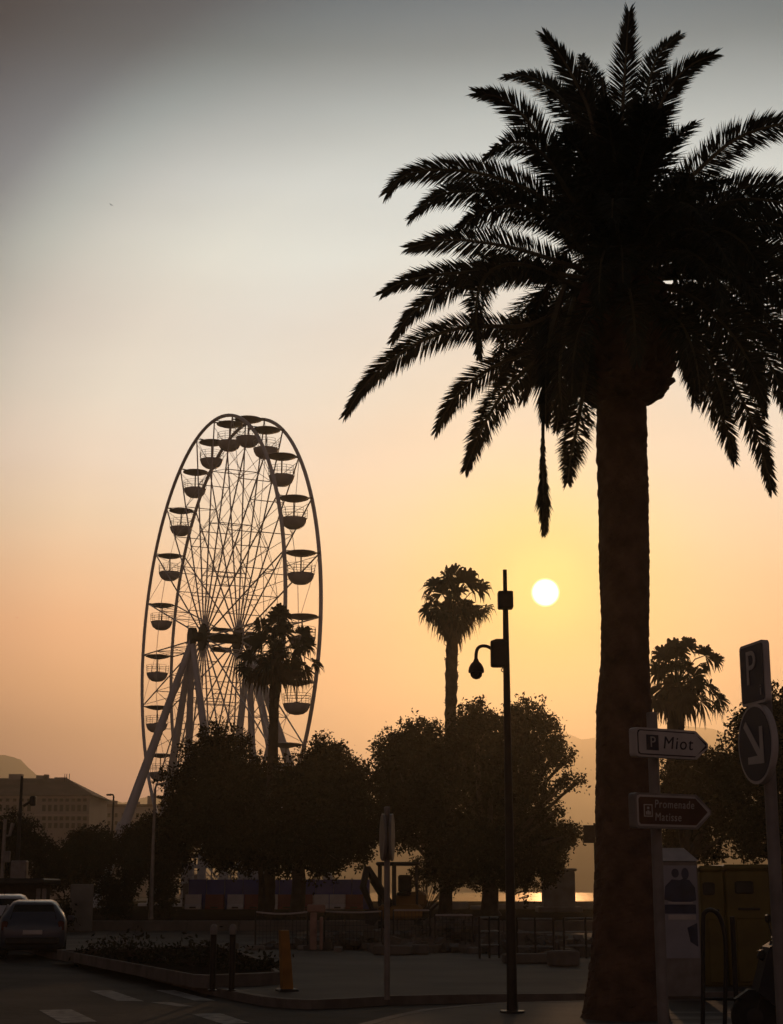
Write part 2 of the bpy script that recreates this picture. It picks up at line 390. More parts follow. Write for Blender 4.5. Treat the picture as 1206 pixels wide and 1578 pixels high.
# raised planting bed near the street corner
bed_px = [(88, 1463), (159, 1476), (230, 1489), (298, 1501.5), (320, 1502.5), (360, 1501), (400, 1499.5), (432, 1497.5)]
BZ = .31
bp = [G(u, v, BZ) for u, v in bed_px]
back = [Vector((bp[-1].x - .6, bp[-1].y + 4.5, BZ)), Vector((bp[0].x + 3.2, bp[0].y + 4.0, BZ))]
ring = bp + back; bd_o = MB(); ctr = sum(ring, Vector()) / len(ring)
inner = [ctr + (p - ctr) * .95 for p in ring]; inner = [Vector((p.x, p.y, BZ)) for p in inner]
n = len(ring)
for i in range(n):
    j = (i + 1) % n; a, b = ring[i], ring[j]; dz = Vector((0, 0, -(BZ - .11)))
    bd_o.add([a + dz, b + dz, b, a], [(0, 1, 2, 3)]); bd_o.add([a, b, inner[j], inner[i]], [(0, 1, 2, 3)]); k = Vector((0, 0, -.08)); bd_o.add([inner[i], inner[j], inner[j] + k, inner[i] + k], [(0, 1, 2, 3)])
root = thing('planter_bed', (ctr.x, ctr.y, KZ), 'long raised planting bed with a stone edge beside the street corner', 'planter')
bd_o.build('edging', M_kerb, root)
so_ = MB(); so_.v = [p + Vector((0, 0, -.05)) for p in inner]; so_.f = [tuple(range(n))]; so_.build('soil', M_dirt, root)

# ------------------------------------------------------------------ foliage
def leaf_quads(cen, size, rs, asp=.5, flat=0.0):
    k = len(cen); d = rs.normal(size=(k, 3)); d[:, 2] *= (1 - flat); d /= np.linalg.norm(d, axis=1)[:, None] + 1e-9
    e = np.cross(d, rs.normal(size=(k, 3))); e /= np.linalg.norm(e, axis=1)[:, None] + 1e-9
    s = size * rs.uniform(.6, 1.4, (k, 1)); d = d * s; e = e * s * asp * .5
    return np.stack([cen - d * .5, cen + e, cen + d * .5, cen - e], axis=1)
def crown_points(blobs, per_m2, rs, clump=.22, per=24, seed=0):
    """blobs: (centre, radius, density) -> leaf positions in clumps spread through each blob, uneven outline"""
    allp = []
    for bi, (c, r, dens) in enumerate(blobs):
        nc = max(4, int(per_m2 * math.pi * r * r * dens / per))
        d = rs.normal(size=(nc, 3)); d /= np.linalg.norm(d, axis=1)[:, None]
        rad = rs.uniform(0, 1, nc) ** .42
        lump = np.array([.98 + .55 * noise.noise(Vector(x) * 2.6 + Vector((bi * 3.1 + seed, 0, 0))) + .30 * noise.noise(Vector(x) * 6.0 + Vector((0, bi + seed, 0))) for x in d])
        cc = np.array(c)[None, :] + d * (rad * lump * r)[:, None]
        sp_ = clump * rs.uniform(.5, 1.3, (nc, 1, 1))
        pts = cc[:, None, :] + rs.normal(size=(nc, per, 3)) * sp_ * .6
        allp.append(pts.reshape(-1, 3))
    return np.concatenate(allp)
def broad_tree(name, blobs_px, Y, base_z, trunk_u, label, cat, trunk_r=.22, leaf=.16, dens=1400, seed=1, m=None, group=None, depth=1.0, limbs=True):
    rs = np.random.RandomState(seed); rg = random.Random(seed); k = mpp(Y)
    base = P(trunk_u, 1400, Y); base.z = base_z
    root = thing(name, base, label, cat, group)
    blobs = []
    for b in blobs_px:
        u, v, r = b[:3]; dn = b[3] if len(b) > 3 else 1.0
        blobs.append((tuple(P(u, v, Y + rg.uniform(-1, 1) * 1.6 * depth)), r * k, dn))
    pts = crown_points(blobs, dens, rs, seed=seed, clump=.24 * leaf / .16)
    np_mesh('crown', leaf_quads(pts, leaf, rs), m or M_leaf, root)
    if limbs:
        t = MB(); cz = min(b[0][2] - b[1] * .3 for b in blobs); fork = Vector((base.x + rg.uniform(-.1, .1), base.y, max(base_z + 1.2, min(cz, base_z + 2.6))))
        t.tube([base, base.lerp(fork, .15) , base.lerp(fork, .6) + Vector((.06, 0, 0)), fork], [trunk_r * 1.5, trunk_r * 1.1, trunk_r, trunk_r * .9], 10, jit=.06, rng=rg)
        for c, r, dn in blobs:
            c = Vector(c); mid = fork.lerp(c, .5) + Vector((rg.uniform(-.3, .3), rg.uniform(-.3, .3), rg.uniform(0, .4)))
            t.tube([fork - Vector((0, 0, .15)), mid, c], [trunk_r * .55, trunk_r * .34, trunk_r * .12], 6)
            for q_ in range(4):
                d = Vector((rg.gauss(0, 1), rg.gauss(0, 1), rg.gauss(.2, .8))).normalized() * r * .85
                t.tube([mid.lerp(c, .6), c + d * .55, c + d], [trunk_r * .16, trunk_r * .09, .012], 4)
        t.build('trunk', M_bark, root, smooth=True)
    return root
def bush(name, blobs_px, Y, base_z, label, cat='shrub', leaf=.14, dens=800, seed=1, m=None, group=None):
    rs = np.random.RandomState(seed); k = mpp(Y); u0 = blobs_px[0][0]; base = P(u0, 1400, Y); base.z = base_z
    root = thing(name, base, label, cat, group); rg = random.Random(seed)
    bl = [(tuple(P(b[0], b[1], Y + rg.uniform(-.5, .5))), b[2] * k, b[3] if len(b) > 3 else 1) for b in blobs_px]
    np_mesh('foliage', leaf_quads(crown_points(bl, dens, rs, clump=.2, seed=seed), leaf, rs), m or M_leaf, root)
    t = MB()
    for c, r, dn in bl:
        for q_ in range(4):
            c2 = Vector(c) + Vector((rg.gauss(0, .4), rg.gauss(0, .4), rg.gauss(0, .3))) * r
            b0 = base + Vector((rg.uniform(-.2, .2), rg.uniform(-.2, .2), -.02)); t.tube([b0, b0.lerp(c2, .5) + Vector((0, 0, .1)), c2], [.035, .022, .008], 5)
    t.build('stems', M_bark, root)
    return root

TZ = .46
TG = 'broad leaved trees of the square'
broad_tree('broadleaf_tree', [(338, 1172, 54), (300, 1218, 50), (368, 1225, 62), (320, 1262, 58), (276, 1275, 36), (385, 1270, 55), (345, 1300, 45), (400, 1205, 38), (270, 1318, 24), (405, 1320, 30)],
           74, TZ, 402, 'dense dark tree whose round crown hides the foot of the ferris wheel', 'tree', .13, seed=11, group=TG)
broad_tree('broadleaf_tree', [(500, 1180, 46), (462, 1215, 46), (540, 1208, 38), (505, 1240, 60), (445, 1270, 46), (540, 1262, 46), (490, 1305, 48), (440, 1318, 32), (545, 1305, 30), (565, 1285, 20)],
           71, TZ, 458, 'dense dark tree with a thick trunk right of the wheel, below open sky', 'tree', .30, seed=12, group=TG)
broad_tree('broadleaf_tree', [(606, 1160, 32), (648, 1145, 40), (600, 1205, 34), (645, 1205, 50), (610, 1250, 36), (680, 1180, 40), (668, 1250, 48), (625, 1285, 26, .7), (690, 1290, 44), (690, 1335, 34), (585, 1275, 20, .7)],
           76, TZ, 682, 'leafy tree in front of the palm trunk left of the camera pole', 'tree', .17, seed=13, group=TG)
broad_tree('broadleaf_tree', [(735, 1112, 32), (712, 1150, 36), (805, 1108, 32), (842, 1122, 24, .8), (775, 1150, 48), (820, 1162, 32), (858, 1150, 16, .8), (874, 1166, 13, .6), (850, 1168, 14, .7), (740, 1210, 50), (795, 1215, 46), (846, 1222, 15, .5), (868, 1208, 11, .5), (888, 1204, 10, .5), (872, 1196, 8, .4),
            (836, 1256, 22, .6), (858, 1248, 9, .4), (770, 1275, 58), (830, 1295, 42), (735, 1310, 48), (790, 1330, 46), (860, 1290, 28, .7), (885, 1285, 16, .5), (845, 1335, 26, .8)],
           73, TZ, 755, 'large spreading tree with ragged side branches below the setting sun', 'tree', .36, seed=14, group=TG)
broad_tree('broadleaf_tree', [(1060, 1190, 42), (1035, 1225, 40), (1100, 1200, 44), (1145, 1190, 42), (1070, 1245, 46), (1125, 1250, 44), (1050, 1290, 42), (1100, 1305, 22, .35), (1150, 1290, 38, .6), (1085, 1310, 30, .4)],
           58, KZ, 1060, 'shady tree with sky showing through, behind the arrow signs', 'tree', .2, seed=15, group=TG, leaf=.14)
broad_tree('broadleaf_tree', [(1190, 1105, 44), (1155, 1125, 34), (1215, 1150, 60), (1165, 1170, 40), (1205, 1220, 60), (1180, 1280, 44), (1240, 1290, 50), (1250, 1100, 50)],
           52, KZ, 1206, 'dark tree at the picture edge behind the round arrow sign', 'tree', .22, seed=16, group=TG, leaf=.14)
LG = 'low trees and bushes left of the wheel'
broad_tree('small_tree', [(25, 1285, 30), (-20, 1290, 40), (50, 1310, 28), (10, 1325, 36)], 88, TZ, 20, 'small dark round tree in front of the long building, beside the tall thin pole', 'tree', .12, seed=21, group=LG)
broad_tree('small_tree', [(125, 1305, 30), (160, 1308, 32), (90, 1335, 34), (135, 1340, 36), (70, 1350, 26)], 92, TZ, 125, 'low spreading dark tree under the near end of the long building', 'tree', .12, seed=22, group=LG)
broad_tree('small_tree', [(235, 1278, 26), (210, 1298, 28), (250, 1300, 28), (205, 1325, 24), (240, 1335, 28)], 96, TZ, 230, 'low dark tree over the slanting wheel leg, beside the big tree', 'tree', .12, seed=23, group=LG)
bush('dark_shrub', [(186, 1372, 30), (178, 1395, 28), (198, 1355, 20), (165, 1365, 18)], 64, TZ, 'rounded dark shrub just behind the low wall', seed=31)
bush('tall_grass_shrub', [(255, 1362, 26, .8), (250, 1388, 26), (270, 1340, 18, .6), (245, 1335, 18, .6)], 68, TZ, 'loose pale green shrub at the foot of the grey lamp pole', seed=32, m=M_leafb)
bush('dark_shrub', [(99, 1398, 16), (97, 1418, 14)], 58, KZ, 'narrow dark upright shrub behind the parked cars', seed=33)
bush('hedge', [(655, 1345, 26), (700, 1352, 20), (730, 1350, 22), (676, 1330, 22)], 84, TZ, 'clipped mid green hedge under the trees, above the strip of water', 'hedge', seed=34, m=M_leafb)
PGp = 'low plants in the planting bed'
for i, (u, v, r, lab) in enumerate([(150, 1466, 11, 'low dark plant at the car end of the planting bed'), (203, 1458, 17, 'spiky taller plant in the middle of the planting bed'), (245, 1476, 13, 'low dark plant in the planting bed, between two taller plants'),
                                    (318, 1470, 22, 'tall leafy plant behind the two black bollards'), (365, 1487, 12, 'low dark plant in the planting bed, right of the black bollards'), (405, 1489, 9, 'small plant at the yellow post end of the planting bed')]):
    Yp = [36, 33.5, 32, 30.5, 29.6, 29.2][i]
    bush('bed_plant', [(u, v, r, .7), (u - r * 1.1, v + r * .35, r * .8, .9), (u + r * 1.1, v + r * .45, r * .8, .9), (u - r * 2.1, v + r * .55, r * .6, .9), (u + r * 2.1, v + r * .7, r * .6, .9)], Yp, BZ - .05, lab, 'plant', leaf=.09, dens=1500, seed=40 + i, group=PGp, m=M_leafb if i in (1, 3) else M_leaf)

# ------------------------------------------------------------------ big date palm
PY = 20.5
pb = P(958, 1400, PY); pb.z = .096
palm = thing('date_palm', pb, 'tall date palm with thick straight trunk and huge feathery crown in the foreground', 'palm tree')
edges = [(470, 914, 1000), (560, 915, 998), (620, 920, 995), (640, 920, 996), (700, 918, 996), (760, 921, 999), (820, 923, 999), (880, 923.5, 1000), (960, 926, 999), (1020, 926, 1000), (1060, 922, 1001), (1100, 919, 1003), (1200, 918, 1007),
         (1300, 917, 1011), (1400, 915, 1014), (1470, 911, 1018), (1520, 905, 1022), (1560, 898, 1029), (1590, 888, 1040), (1600, 884, 1044)]
vs_ = [e[0] for e in edges]
t = MB(); nseg = 40; rows_ = []
rg = random.Random(5)
vv = 480.0; i = 0
while vv <= 1600:
    l = np.interp(vv, vs_, [e[1] for e in edges]); r_ = np.interp(vv, vs_, [e[2] for e in edges])
    c = P((l + r_) / 2, vv, PY); rad = (r_ - l) / 2 * mpp(PY, vv); rows_.append((c, rad)); vv += 3.2
k = len(rows_)
for i, (c, rad) in enumerate(rows_):
    for q_ in range(nseg):
        th = 2 * math.pi * q_ / nseg
        # leaf-base scars: offset diamond rows plus weathering
        sc = .026 * math.cos((q_ * 10 / nseg + (i // 4 % 2) * .5) * 2 * math.pi) * (1 if i % 4 < 2 else -.6)
        d = Vector((math.cos(th), math.sin(th), 0)); wn = .035 * noise.noise(Vector((d.x * 2, d.y * 2, c.z * 1.6))) + .034 * noise.noise(Vector((d.x * 8, d.y * 8, c.z * 11)))
        t.v.append(c + d * rad * (1 + sc + wn))
for i in range(k - 1):
    for q_ in range(nseg):
        e = (q_ + 1) % nseg; t.f.append((i * nseg + e, i * nseg + q_, (i + 1) * nseg + q_, (i + 1) * nseg + e))
t.build('trunk', M_ptrunk, palm, smooth=False)
# swollen mass of cut leaf bases under the crown
bo = MB(); prof = [(626, 34), (621, 44), (612, 60), (600, 69), (585, 74), (555, 77), (520, 79), (485, 76), (450, 64), (415, 44), (395, 20)]
nb = 44
pr = []
for a, b in zip(prof[:-1], prof[1:]):
    for s_ in range(4): f_ = s_ / 4; pr.append((a[0] + (b[0] - a[0]) * f_, a[1] + (b[1] - a[1]) * f_))
for i, (v, hw) in enumerate(pr):
    c = P(958, v, PY); rad = hw * mpp(PY, v)
    for q_ in range(nb):
        th = 2 * math.pi * q_ / nb; d = Vector((math.cos(th), math.sin(th), 0))
        k_ = 1 + .06 * math.cos((q_ * 11 / nb + (i // 3 % 2) * .5) * 2 * math.pi) + .12 * noise.noise(Vector((d.x * 3, d.y * 3, i * .25)))
        bo.v.append(c + d * rad * k_)
for i in range(len(pr) - 1):
    for q_ in range(nb):
        e = (q_ + 1) % nb; bo.f.append((i * nb + q_, i * nb + e, (i + 1) * nb + e, (i + 1) * nb + q_))
for q_ in range(60):     # stubs of cut fronds
    th = rg.uniform(0, 6.283); v = rg.uniform(480, 612); hw = np.interp(-v, [-p[0] for p in prof], [p[1] for p in prof])
    d = Vector((math.cos(th), math.sin(th), 0)); c = P(958, v, PY) + d * hw * mpp(PY, v) * .93
    bo.tube([c, c + d * rg.uniform(.05, .13) + Vector((0, 0, rg.uniform(.03, .12)))], [.06, .035], 5)
bo.build('leaf_bases', M_ptrunk, palm)

def leaflet_frond(pts, side, rs, lmax=.44, spacing=.011, lift=0.0, spread=.45, s0=.10, prof=None, droop=.10, lmin=.18, fold=0.0, roll=0.0):
    """pts: rachis polyline; side: unit vector of the blade; returns leaflet quads/tris as (k,5) vertex list"""
    n = len(pts); seg = [(pts[i + 1] - pts[i]).length for i in range(n - 1)]; Ltot = sum(seg); cum = np.concatenate([[0], np.cumsum(seg)])
    Pn = np.array([tuple(p) for p in pts]); T = np.gradient(Pn, axis=0); T /= np.linalg.norm(T, axis=1)[:, None]
    ns = int(Ltot / spacing); sv = np.linspace(s0, .995, ns) * Ltot
    V = []
    for sgn in (-1, 1):
        p = np.stack([np.interp(sv, cum, Pn[:, i]) for i in range(3)], 1); tt = np.stack([np.interp(sv, cum, T[:, i]) for i in range(3)], 1); tt /= np.linalg.norm(tt, axis=1)[:, None]
        S = np.array(side)[None, :] * np.ones((ns, 1)); S = S - tt * (S * tt).sum(1)[:, None]; S /= np.linalg.norm(S, axis=1)[:, None] + 1e-9
        Nn = np.cross(tt, S)
        f = sv / Ltot
        ln = lmax * np.interp(f, [0, .12, .22, .45, .75, .93, 1], [.25, .40, .75, 1.0, .86, .55, .42]) * rs.uniform(.78, 1.12, ns)
        if prof: ln = lmax * np.interp(f, prof[0], prof[1]) * rs.uniform(.6, 1.15, ns)
        an = np.radians(np.interp(f, [0, .2, .6, 1], [78, 62, 50, 20])) + rs.normal(0, .06, ns)
        ph = rs.normal(0, spread, ns) + fold
        d = tt * np.cos(an)[:, None] + (S * (sgn * np.cos(ph))[:, None] + Nn * np.sin(ph)[:, None]) * np.sin(an)[:, None]
        d[:, 2] += lift; d /= np.linalg.norm(d, axis=1)[:, None]
        wv = np.cross(d, Nn + rs.normal(0, .45, (ns, 3))); wv /= np.linalg.norm(wv, axis=1)[:, None] + 1e-9
        wd = (.0085 + .004 * rs.uniform(0, 1, ns))[:, None]
        mid = p + d * (ln * .5)[:, None]; mid[:, 2] -= ln * droop * .25
        tip = p + d * ln[:, None]; tip[:, 2] -= ln * droop
        V.append(np.stack([p - wv * wd * .45, p + wv * wd * .45, mid + wv * wd, tip, mid - wv * wd], 1))
    return np.concatenate(V)
def frond(px, dz0, dz1, seed, lmax=.44, name='frond', facing=.85, **kw):
    """px: rachis in photo pixels from crown out; depth goes from PY+dz0 to PY+dz1"""
    rs = np.random.RandomState(seed); m_ = len(px)
    ctrl = [P(u, v, PY + dz0 + (dz1 - dz0) * (i / (m_ - 1)) ** 1.2) for i, (u, v) in enumerate(px)]
    pts = spline(ctrl, 36)
    view = (Vector((0, 0, H)) - ctrl[m_ // 2]).normalized(); chord = (ctrl[-1] - ctrl[0]).normalized()
    side = view.cross(chord).normalized() * facing + Vector((0, 0, 1)).cross(chord) * (1 - facing); side.normalize()
    return frond_world(pts, side, rs, lmax, name, **kw)
def frond_world(pts, side, rs, lmax=.44, name='frond', **kw):
    V = leaflet_frond(pts, side, rs, lmax, **kw)
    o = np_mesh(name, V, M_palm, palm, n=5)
    rb = MB(); rb.tube(pts, [.036 * (1 - .85 * i / (len(pts) - 1)) + .004 for i in range(len(pts))], 5); rb.build('rachis', M_rach, o)
    return o
FR = [
 ([(948, 360), (955, 240), (962, 120), (969, 18)], -.2, -.6), ([(962, 350), (980, 220), (995, 145), (1013, 88), (1046, 54)], 0, .6),
 ([(965, 365), (990, 240), (1010, 180), (1035, 130), (1066, 100), (1100, 84)], -.1, -.9), ([(975, 375), (1030, 310), (1089, 250), (1140, 211), (1206, 191), (1262, 188), (1305, 205)], -.1, -.3),
 ([(985, 385), (1060, 325), (1110, 300), (1160, 288), (1220, 292), (1300, 330)], 0, .8), ([(990, 400), (1080, 360), (1150, 345), (1220, 355), (1300, 420)], -.2, -1.0),
 ([(940, 360), (912, 190), (888, 130), (862, 84), (839, 54)], -.1, -.5), ([(945, 340), (930, 200), (912, 125), (896, 86)], .2, 1.6),
 ([(938, 365), (905, 220), (870, 160), (838, 130), (808, 118), (780, 118)], .1, 1.0), ([(932, 375), (880, 290), (840, 225), (805, 178), (772, 152), (733, 143)], -.2, -.8),
 ([(928, 385), (868, 285), (838, 240), (808, 220), (776, 223), (748, 241)], -.3, -1.6), ([(925, 395), (880, 335), (838, 306), (793, 284), (736, 267), (674, 262), (622, 272), (595, 298)], 0, .5),
 ([(920, 400), (850, 330), (775, 300), (712, 295), (668, 306), (633, 336)], .2, 1.5), ([(915, 405), (860, 350), (804, 320), (752, 323), (705, 352)], -.3, -2.2),
 ([(910, 420), (838, 396), (790, 382), (745, 374), (690, 370), (629, 382)], .1, .9), ([(905, 430), (830, 418), (776, 417), (713, 420), (656, 426), (614, 438), (589, 452)], -.1, -.4),
 ([(900, 440), (830, 425), (770, 420), (719, 428), (664, 460), (630, 488), (604, 525)], .2, 1.2), ([(895, 445), (830, 415), (780, 408), (745, 430), (733, 480), (738, 552)], -.6, -2.6),
 ([(890, 465), (816, 500), (765, 503), (708, 506), (651, 525), (594, 562), (556, 602), (532, 639)], -.1, .2), ([(895, 475), (830, 535), (776, 557), (730, 585), (697, 619), (672, 664)], .2, 1.3),
 ([(897, 490), (832, 550), (787, 592), (759, 630), (737, 672), (717, 724)], -.3, -1.4), ([(905, 500), (880, 560), (868, 610), (857, 662)], .6, 2.2), ([(910, 505), (900, 590), (890, 650), (880, 700), (874, 744)], -.6, -2.2),
 ([(1005, 460), (1060, 500), (1105, 550), (1140, 610), (1168, 675), (1189, 755)], -.2, -1.2), ([(1000, 470), (1050, 540), (1085, 594), (1110, 638), (1122, 676), (1131, 710)], .3, 1.4),
 ([(1010, 440), (1080, 455), (1140, 500), (1185, 560), (1215, 640)], -.3, -1.2), ([(1010, 425), (1090, 415), (1160, 430), (1230, 480), (1290, 570)], .1, .7), ([(1010, 440), (1090, 450), (1160, 490), (1225, 560), (1255, 640)], .4, 1.6),
 ([(1005, 410), (1090, 385), (1170, 390), (1250, 430), (1310, 500)], -.3, -1.4), ([(1000, 400), (1070, 345), (1130, 330), (1190, 340), (1260, 380)], .4, 2.0), ([(995, 455), (1045, 490), (1085, 540), (1110, 600), (1118, 640)], -.6, -2.6),
 ([(1005, 445), (1075, 480), (1130, 530), (1165, 590), (1178, 640)], .5, 2.4),
]
for i, (px, a, b) in enumerate(FR): frond(px, a, b, 100 + i, lmax=.41 if px[-1][1] < 420 else .335, spread=.42 if px[-1][1] > 420 else .3)
STR = [(870, 440), (848, 520), (838, 600), (836, 690), (837, 760), (838, 822)]
frond(STR, -.8, -1.3, 300, lmax=.21, facing=.7, droop=.3, spread=.8, lift=-.05, s0=.62, spacing=.016, prof=([.6, .74, .84, .94, 1], [.15, .45, 1, .7, .35]))
frond(STR[:5], -.79, -1.25, 306, lmax=.05, facing=.7, droop=.9, spread=.9, lift=-.6, s0=.30, spacing=.006)
frond([(865, 450), (850, 500), (842, 560), (840, 648)], -.7, -1.2, 301, lmax=.34, facing=.6, droop=.4, spread=.6, lift=-.3)
frond([(885, 460), (868, 520), (862, 580), (866, 640)], -.9, -1.8, 303, lmax=.34, facing=.6, droop=.3, spread=.6, lift=-.2)
frond([(850, 430), (830, 470), (822, 520), (826, 585)], .5, 1.6, 304, lmax=.34, facing=.6, droop=.3, spread=.6, lift=-.2)
for i, (px, a, b) in enumerate([([(950, 350), (925, 240), (905, 180), (880, 150), (850, 140)], .4, 1.5), ([(955, 350), (945, 230), (930, 160)], -.4, -1.6), ([(960, 350), (985, 250), (1005, 190), (1020, 165)], .5, 1.8), ([(945, 370), (900, 290), (870, 250), (850, 235)], .6, 2.2),
        ([(965, 360), (975, 260), (985, 200), (990, 160)], -.5, -1.9), ([(940, 360), (915, 280), (890, 230), (868, 205)], -.5, -1.9), ([(950, 370), (948, 280), (950, 210)], .8, 2.4), ([(975, 380), (1020, 320), (1060, 290), (1090, 285)], .6, 2.2), ([(985, 390), (1060, 340), (1130, 310), (1200, 312), (1260, 340)], -.5, -1.8), ([(995, 410), (1080, 375), (1150, 370), (1215, 395), (1270, 450)], .7, 2.3), ([(1000, 420), (1080, 400), (1150, 410), (1215, 450), (1265, 520)], -.6, -1.9),
        ([(1005, 430), (1080, 430), (1140, 455), (1195, 505), (1230, 580)], .6, 2.0), ([(1000, 440), (1060, 455), (1110, 495), (1150, 550), (1175, 610)], -.8, -2.4), ([(980, 395), (1040, 360), (1090, 350), (1140, 370), (1175, 420)], -.9, -2.6), ([(985, 400), (1050, 380), (1100, 385), (1140, 420), (1165, 480)], .9, 2.6)]):
    frond(px, a, b, 340 + i, lmax=.45, spread=.5)
frond([(945, 300), (936, 200), (928, 122)], 0, .1, 302, lmax=.16, spread=.2, droop=0)          # folded young spear
# fronds towards and away from the viewer fill the heart of the crown
rg = random.Random(77); heart = P(957, 425, PY)
for i in range(78):
    az = rg.uniform(0, 2 * math.pi)
    if abs(math.cos(az)) > .6: az = math.pi / 2 * (1 if math.sin(az) > 0 else -1) + rg.uniform(-.6, .6)
    el = R(rg.choice([60, 45, 30, 15, 5, -10, -25, -40]) + rg.uniform(-8, 8)); Lf = rg.uniform(2.6, 3.5)
    if el > R(35): Lf *= .72
    h = Vector((math.cos(az), math.sin(az), 0)); p = heart + Vector((0, 0, -.3 + .6 * math.sin(el))) + h * .15; pts = [p.copy()]; e_ = el
    for s_ in range(24):
        e_ -= R(1.6 + 2.2 * s_ / 24 * (1 + .5 * math.cos(el))); e_ = max(e_, R(-86)); p = p + (h * math.cos(e_) + Vector((0, 0, math.sin(e_)))) * (Lf / 24); pts.append(p.copy())
    bad = False
    for q_ in pts[8:]:
        r_ = q_ - Vector((0, 0, H)); fw_ = r_.y * CT + r_.z * ST; u_, v_ = 603 + F * r_.x / fw_, 789 - F * (-r_.y * ST + r_.z * CT) / fw_
        if v_ > 640 or (v_ > 585 and 895 < u_ < 1055) or u_ < 640 or v_ < 120: bad = True
    if bad: continue
    frond_world(pts, h.cross(Vector((0, 0, 1))), np.random.RandomState(500 + i), .42, spread=.6, spacing=.015)

# ------------------------------------------------------------------ fan palms
def fan_palm(u, vtop, Y, base_z, ub, wtop, wbase, fans, skirt, label, seed, leaf=1.0, vtrunk=None):
    """fans: list of (u, v, r_px) fan centres; skirt: list of hanging dead fans"""
    rs = np.random.RandomState(seed); rg = random.Random(seed); k = mpp(Y)
    base = P(ub, 1400, Y); base.z = base_z
    root = thing('fan_palm', base, label, 'palm tree', 'fan palms behind the square')
    top = P(u, vtop, Y)
    t = MB(); n = 46; pts = [base.lerp(top, i / n) for i in range(n + 1)]
    t.tube(pts, [(wbase + (wtop - wbase) * i / n) * k / 2 * (1 + .10 * (i % 2) + rg.uniform(-.06, .06)) for i in range(n + 1)], 12, jit=.07, rng=rg)
    for q_ in range(130):           # ragged old leaf bases
        f_ = rg.uniform(.45, 1); c = base.lerp(top, f_); th = rg.uniform(0, 6.28); rr = (wbase + (wtop - wbase) * f_) * k / 2
        d = Vector((math.cos(th), math.sin(th), 0)); t.tube([c + d * rr * .8, c + d * (rr + .07) + Vector((0, 0, .10))], [.035, .012], 4)
    t.build('trunk', M_bark, root)
    heart = P(u, vtop - 8, Y)
    def fans_mesh(lst, m, name, droop):
        Q = []; pet = MB()
        for (fu, fv, fr) in lst:
            c = P(fu, fv, Y + rg.uniform(-1, 1) * 1.1); r_ = fr * k * leaf
            ax = (c - heart); d0 = ax.normalized() if ax.length > .05 else Vector((0, 0, 1))
            pet.tube([heart + Vector((rg.uniform(-.1, .1), rg.uniform(-.1, .1), 0)), heart.lerp(c, .6) + Vector((0, 0, .10 * ax.length)), c - d0 * r_ * .35], [.035, .025, .02], 4)
            o_ = c - d0 * r_ * .35
            nrm = Vector((rg.gauss(0, .5), -1, rg.gauss(.3, .5))); nrm = (nrm - d0 * nrm.dot(d0)).normalized(); s0 = d0.cross(nrm)
            nl = 30
            for j in range(nl):
                a = R(-118 + 236 * j / (nl - 1)) + rg.gauss(0, .05); d = d0 * math.cos(a) + s0 * math.sin(a) + nrm * rg.gauss(.0, .16); d.normalize()
                ll = r_ * rg.uniform(.95, 1.35) * (1 - .25 * abs(a) / 2.1); wv = d.cross(nrm).normalized() * ll * .085
                p1 = o_ + d * ll * .55; p2 = o_ + d * ll * .85 + Vector((0, 0, -ll * droop * .3)); p3 = o_ + d * ll * .98 + Vector((rg.gauss(0, .05), rg.gauss(0, .05), -ll * (droop + rg.uniform(0, .35))))
                Q.append([o_, p1 + wv, p1 + wv * .2, p1 - wv]); Q.append([p1 + wv, p2 + wv * .6, p2 - wv * .6, p1 - wv]); Q.append([p2 + wv * .6, p3 + wv * .1, p3 - wv * .1, p2 - wv * .6])
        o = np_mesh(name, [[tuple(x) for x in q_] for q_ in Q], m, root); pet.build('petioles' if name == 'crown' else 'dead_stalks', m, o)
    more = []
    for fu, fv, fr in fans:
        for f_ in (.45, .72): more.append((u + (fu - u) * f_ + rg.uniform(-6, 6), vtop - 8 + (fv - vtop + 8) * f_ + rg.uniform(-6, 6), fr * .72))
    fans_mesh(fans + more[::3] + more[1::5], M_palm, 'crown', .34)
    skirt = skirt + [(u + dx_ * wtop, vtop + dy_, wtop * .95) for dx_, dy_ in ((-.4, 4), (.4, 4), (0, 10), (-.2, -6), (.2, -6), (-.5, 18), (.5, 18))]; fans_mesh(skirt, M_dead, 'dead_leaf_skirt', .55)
    return root
fan_palm(697, 955, 75, TZ, 688, 19, 15, [(690, 885, 26), (720, 890, 26), (668, 898, 22), (742, 903, 20), (662, 922, 20), (700, 880, 22), (655, 938, 18), (742, 940, 20), (752, 936, 14), (675, 940, 24), (725, 935, 24), (705, 910, 22), (678, 910, 20)],
         [(676, 950, 22), (722, 950, 22), (698, 955, 24), (684, 962, 20), (714, 962, 20), (664, 946, 16), (738, 944, 16), (698, 970, 18), (690, 935, 24), (708, 935, 24), (700, 945, 26)],
         'fan palm with a shaggy trunk rising over the trees left of the camera pole', 61)
fan_palm(424, 1012, 73, TZ, 414, 13, 17, [(425, 952, 24), (400, 962, 20), (432, 940, 20), (440, 968, 22), (470, 975, 18), (398, 985, 22), (462, 1000, 22), (380, 1010, 20), (372, 1030, 18), (488, 1022, 14), (405, 1030, 24), (455, 1030, 24), (420, 985, 20), (476, 992, 16)],
         [(398, 1042, 20), (425, 1044, 24), (452, 1042, 22), (474, 1036, 16), (384, 1040, 14), (412, 1032, 22), (438, 1032, 22), (425, 1020, 22)],
         'drooping fan palm standing against the right half of the ferris wheel', 62)
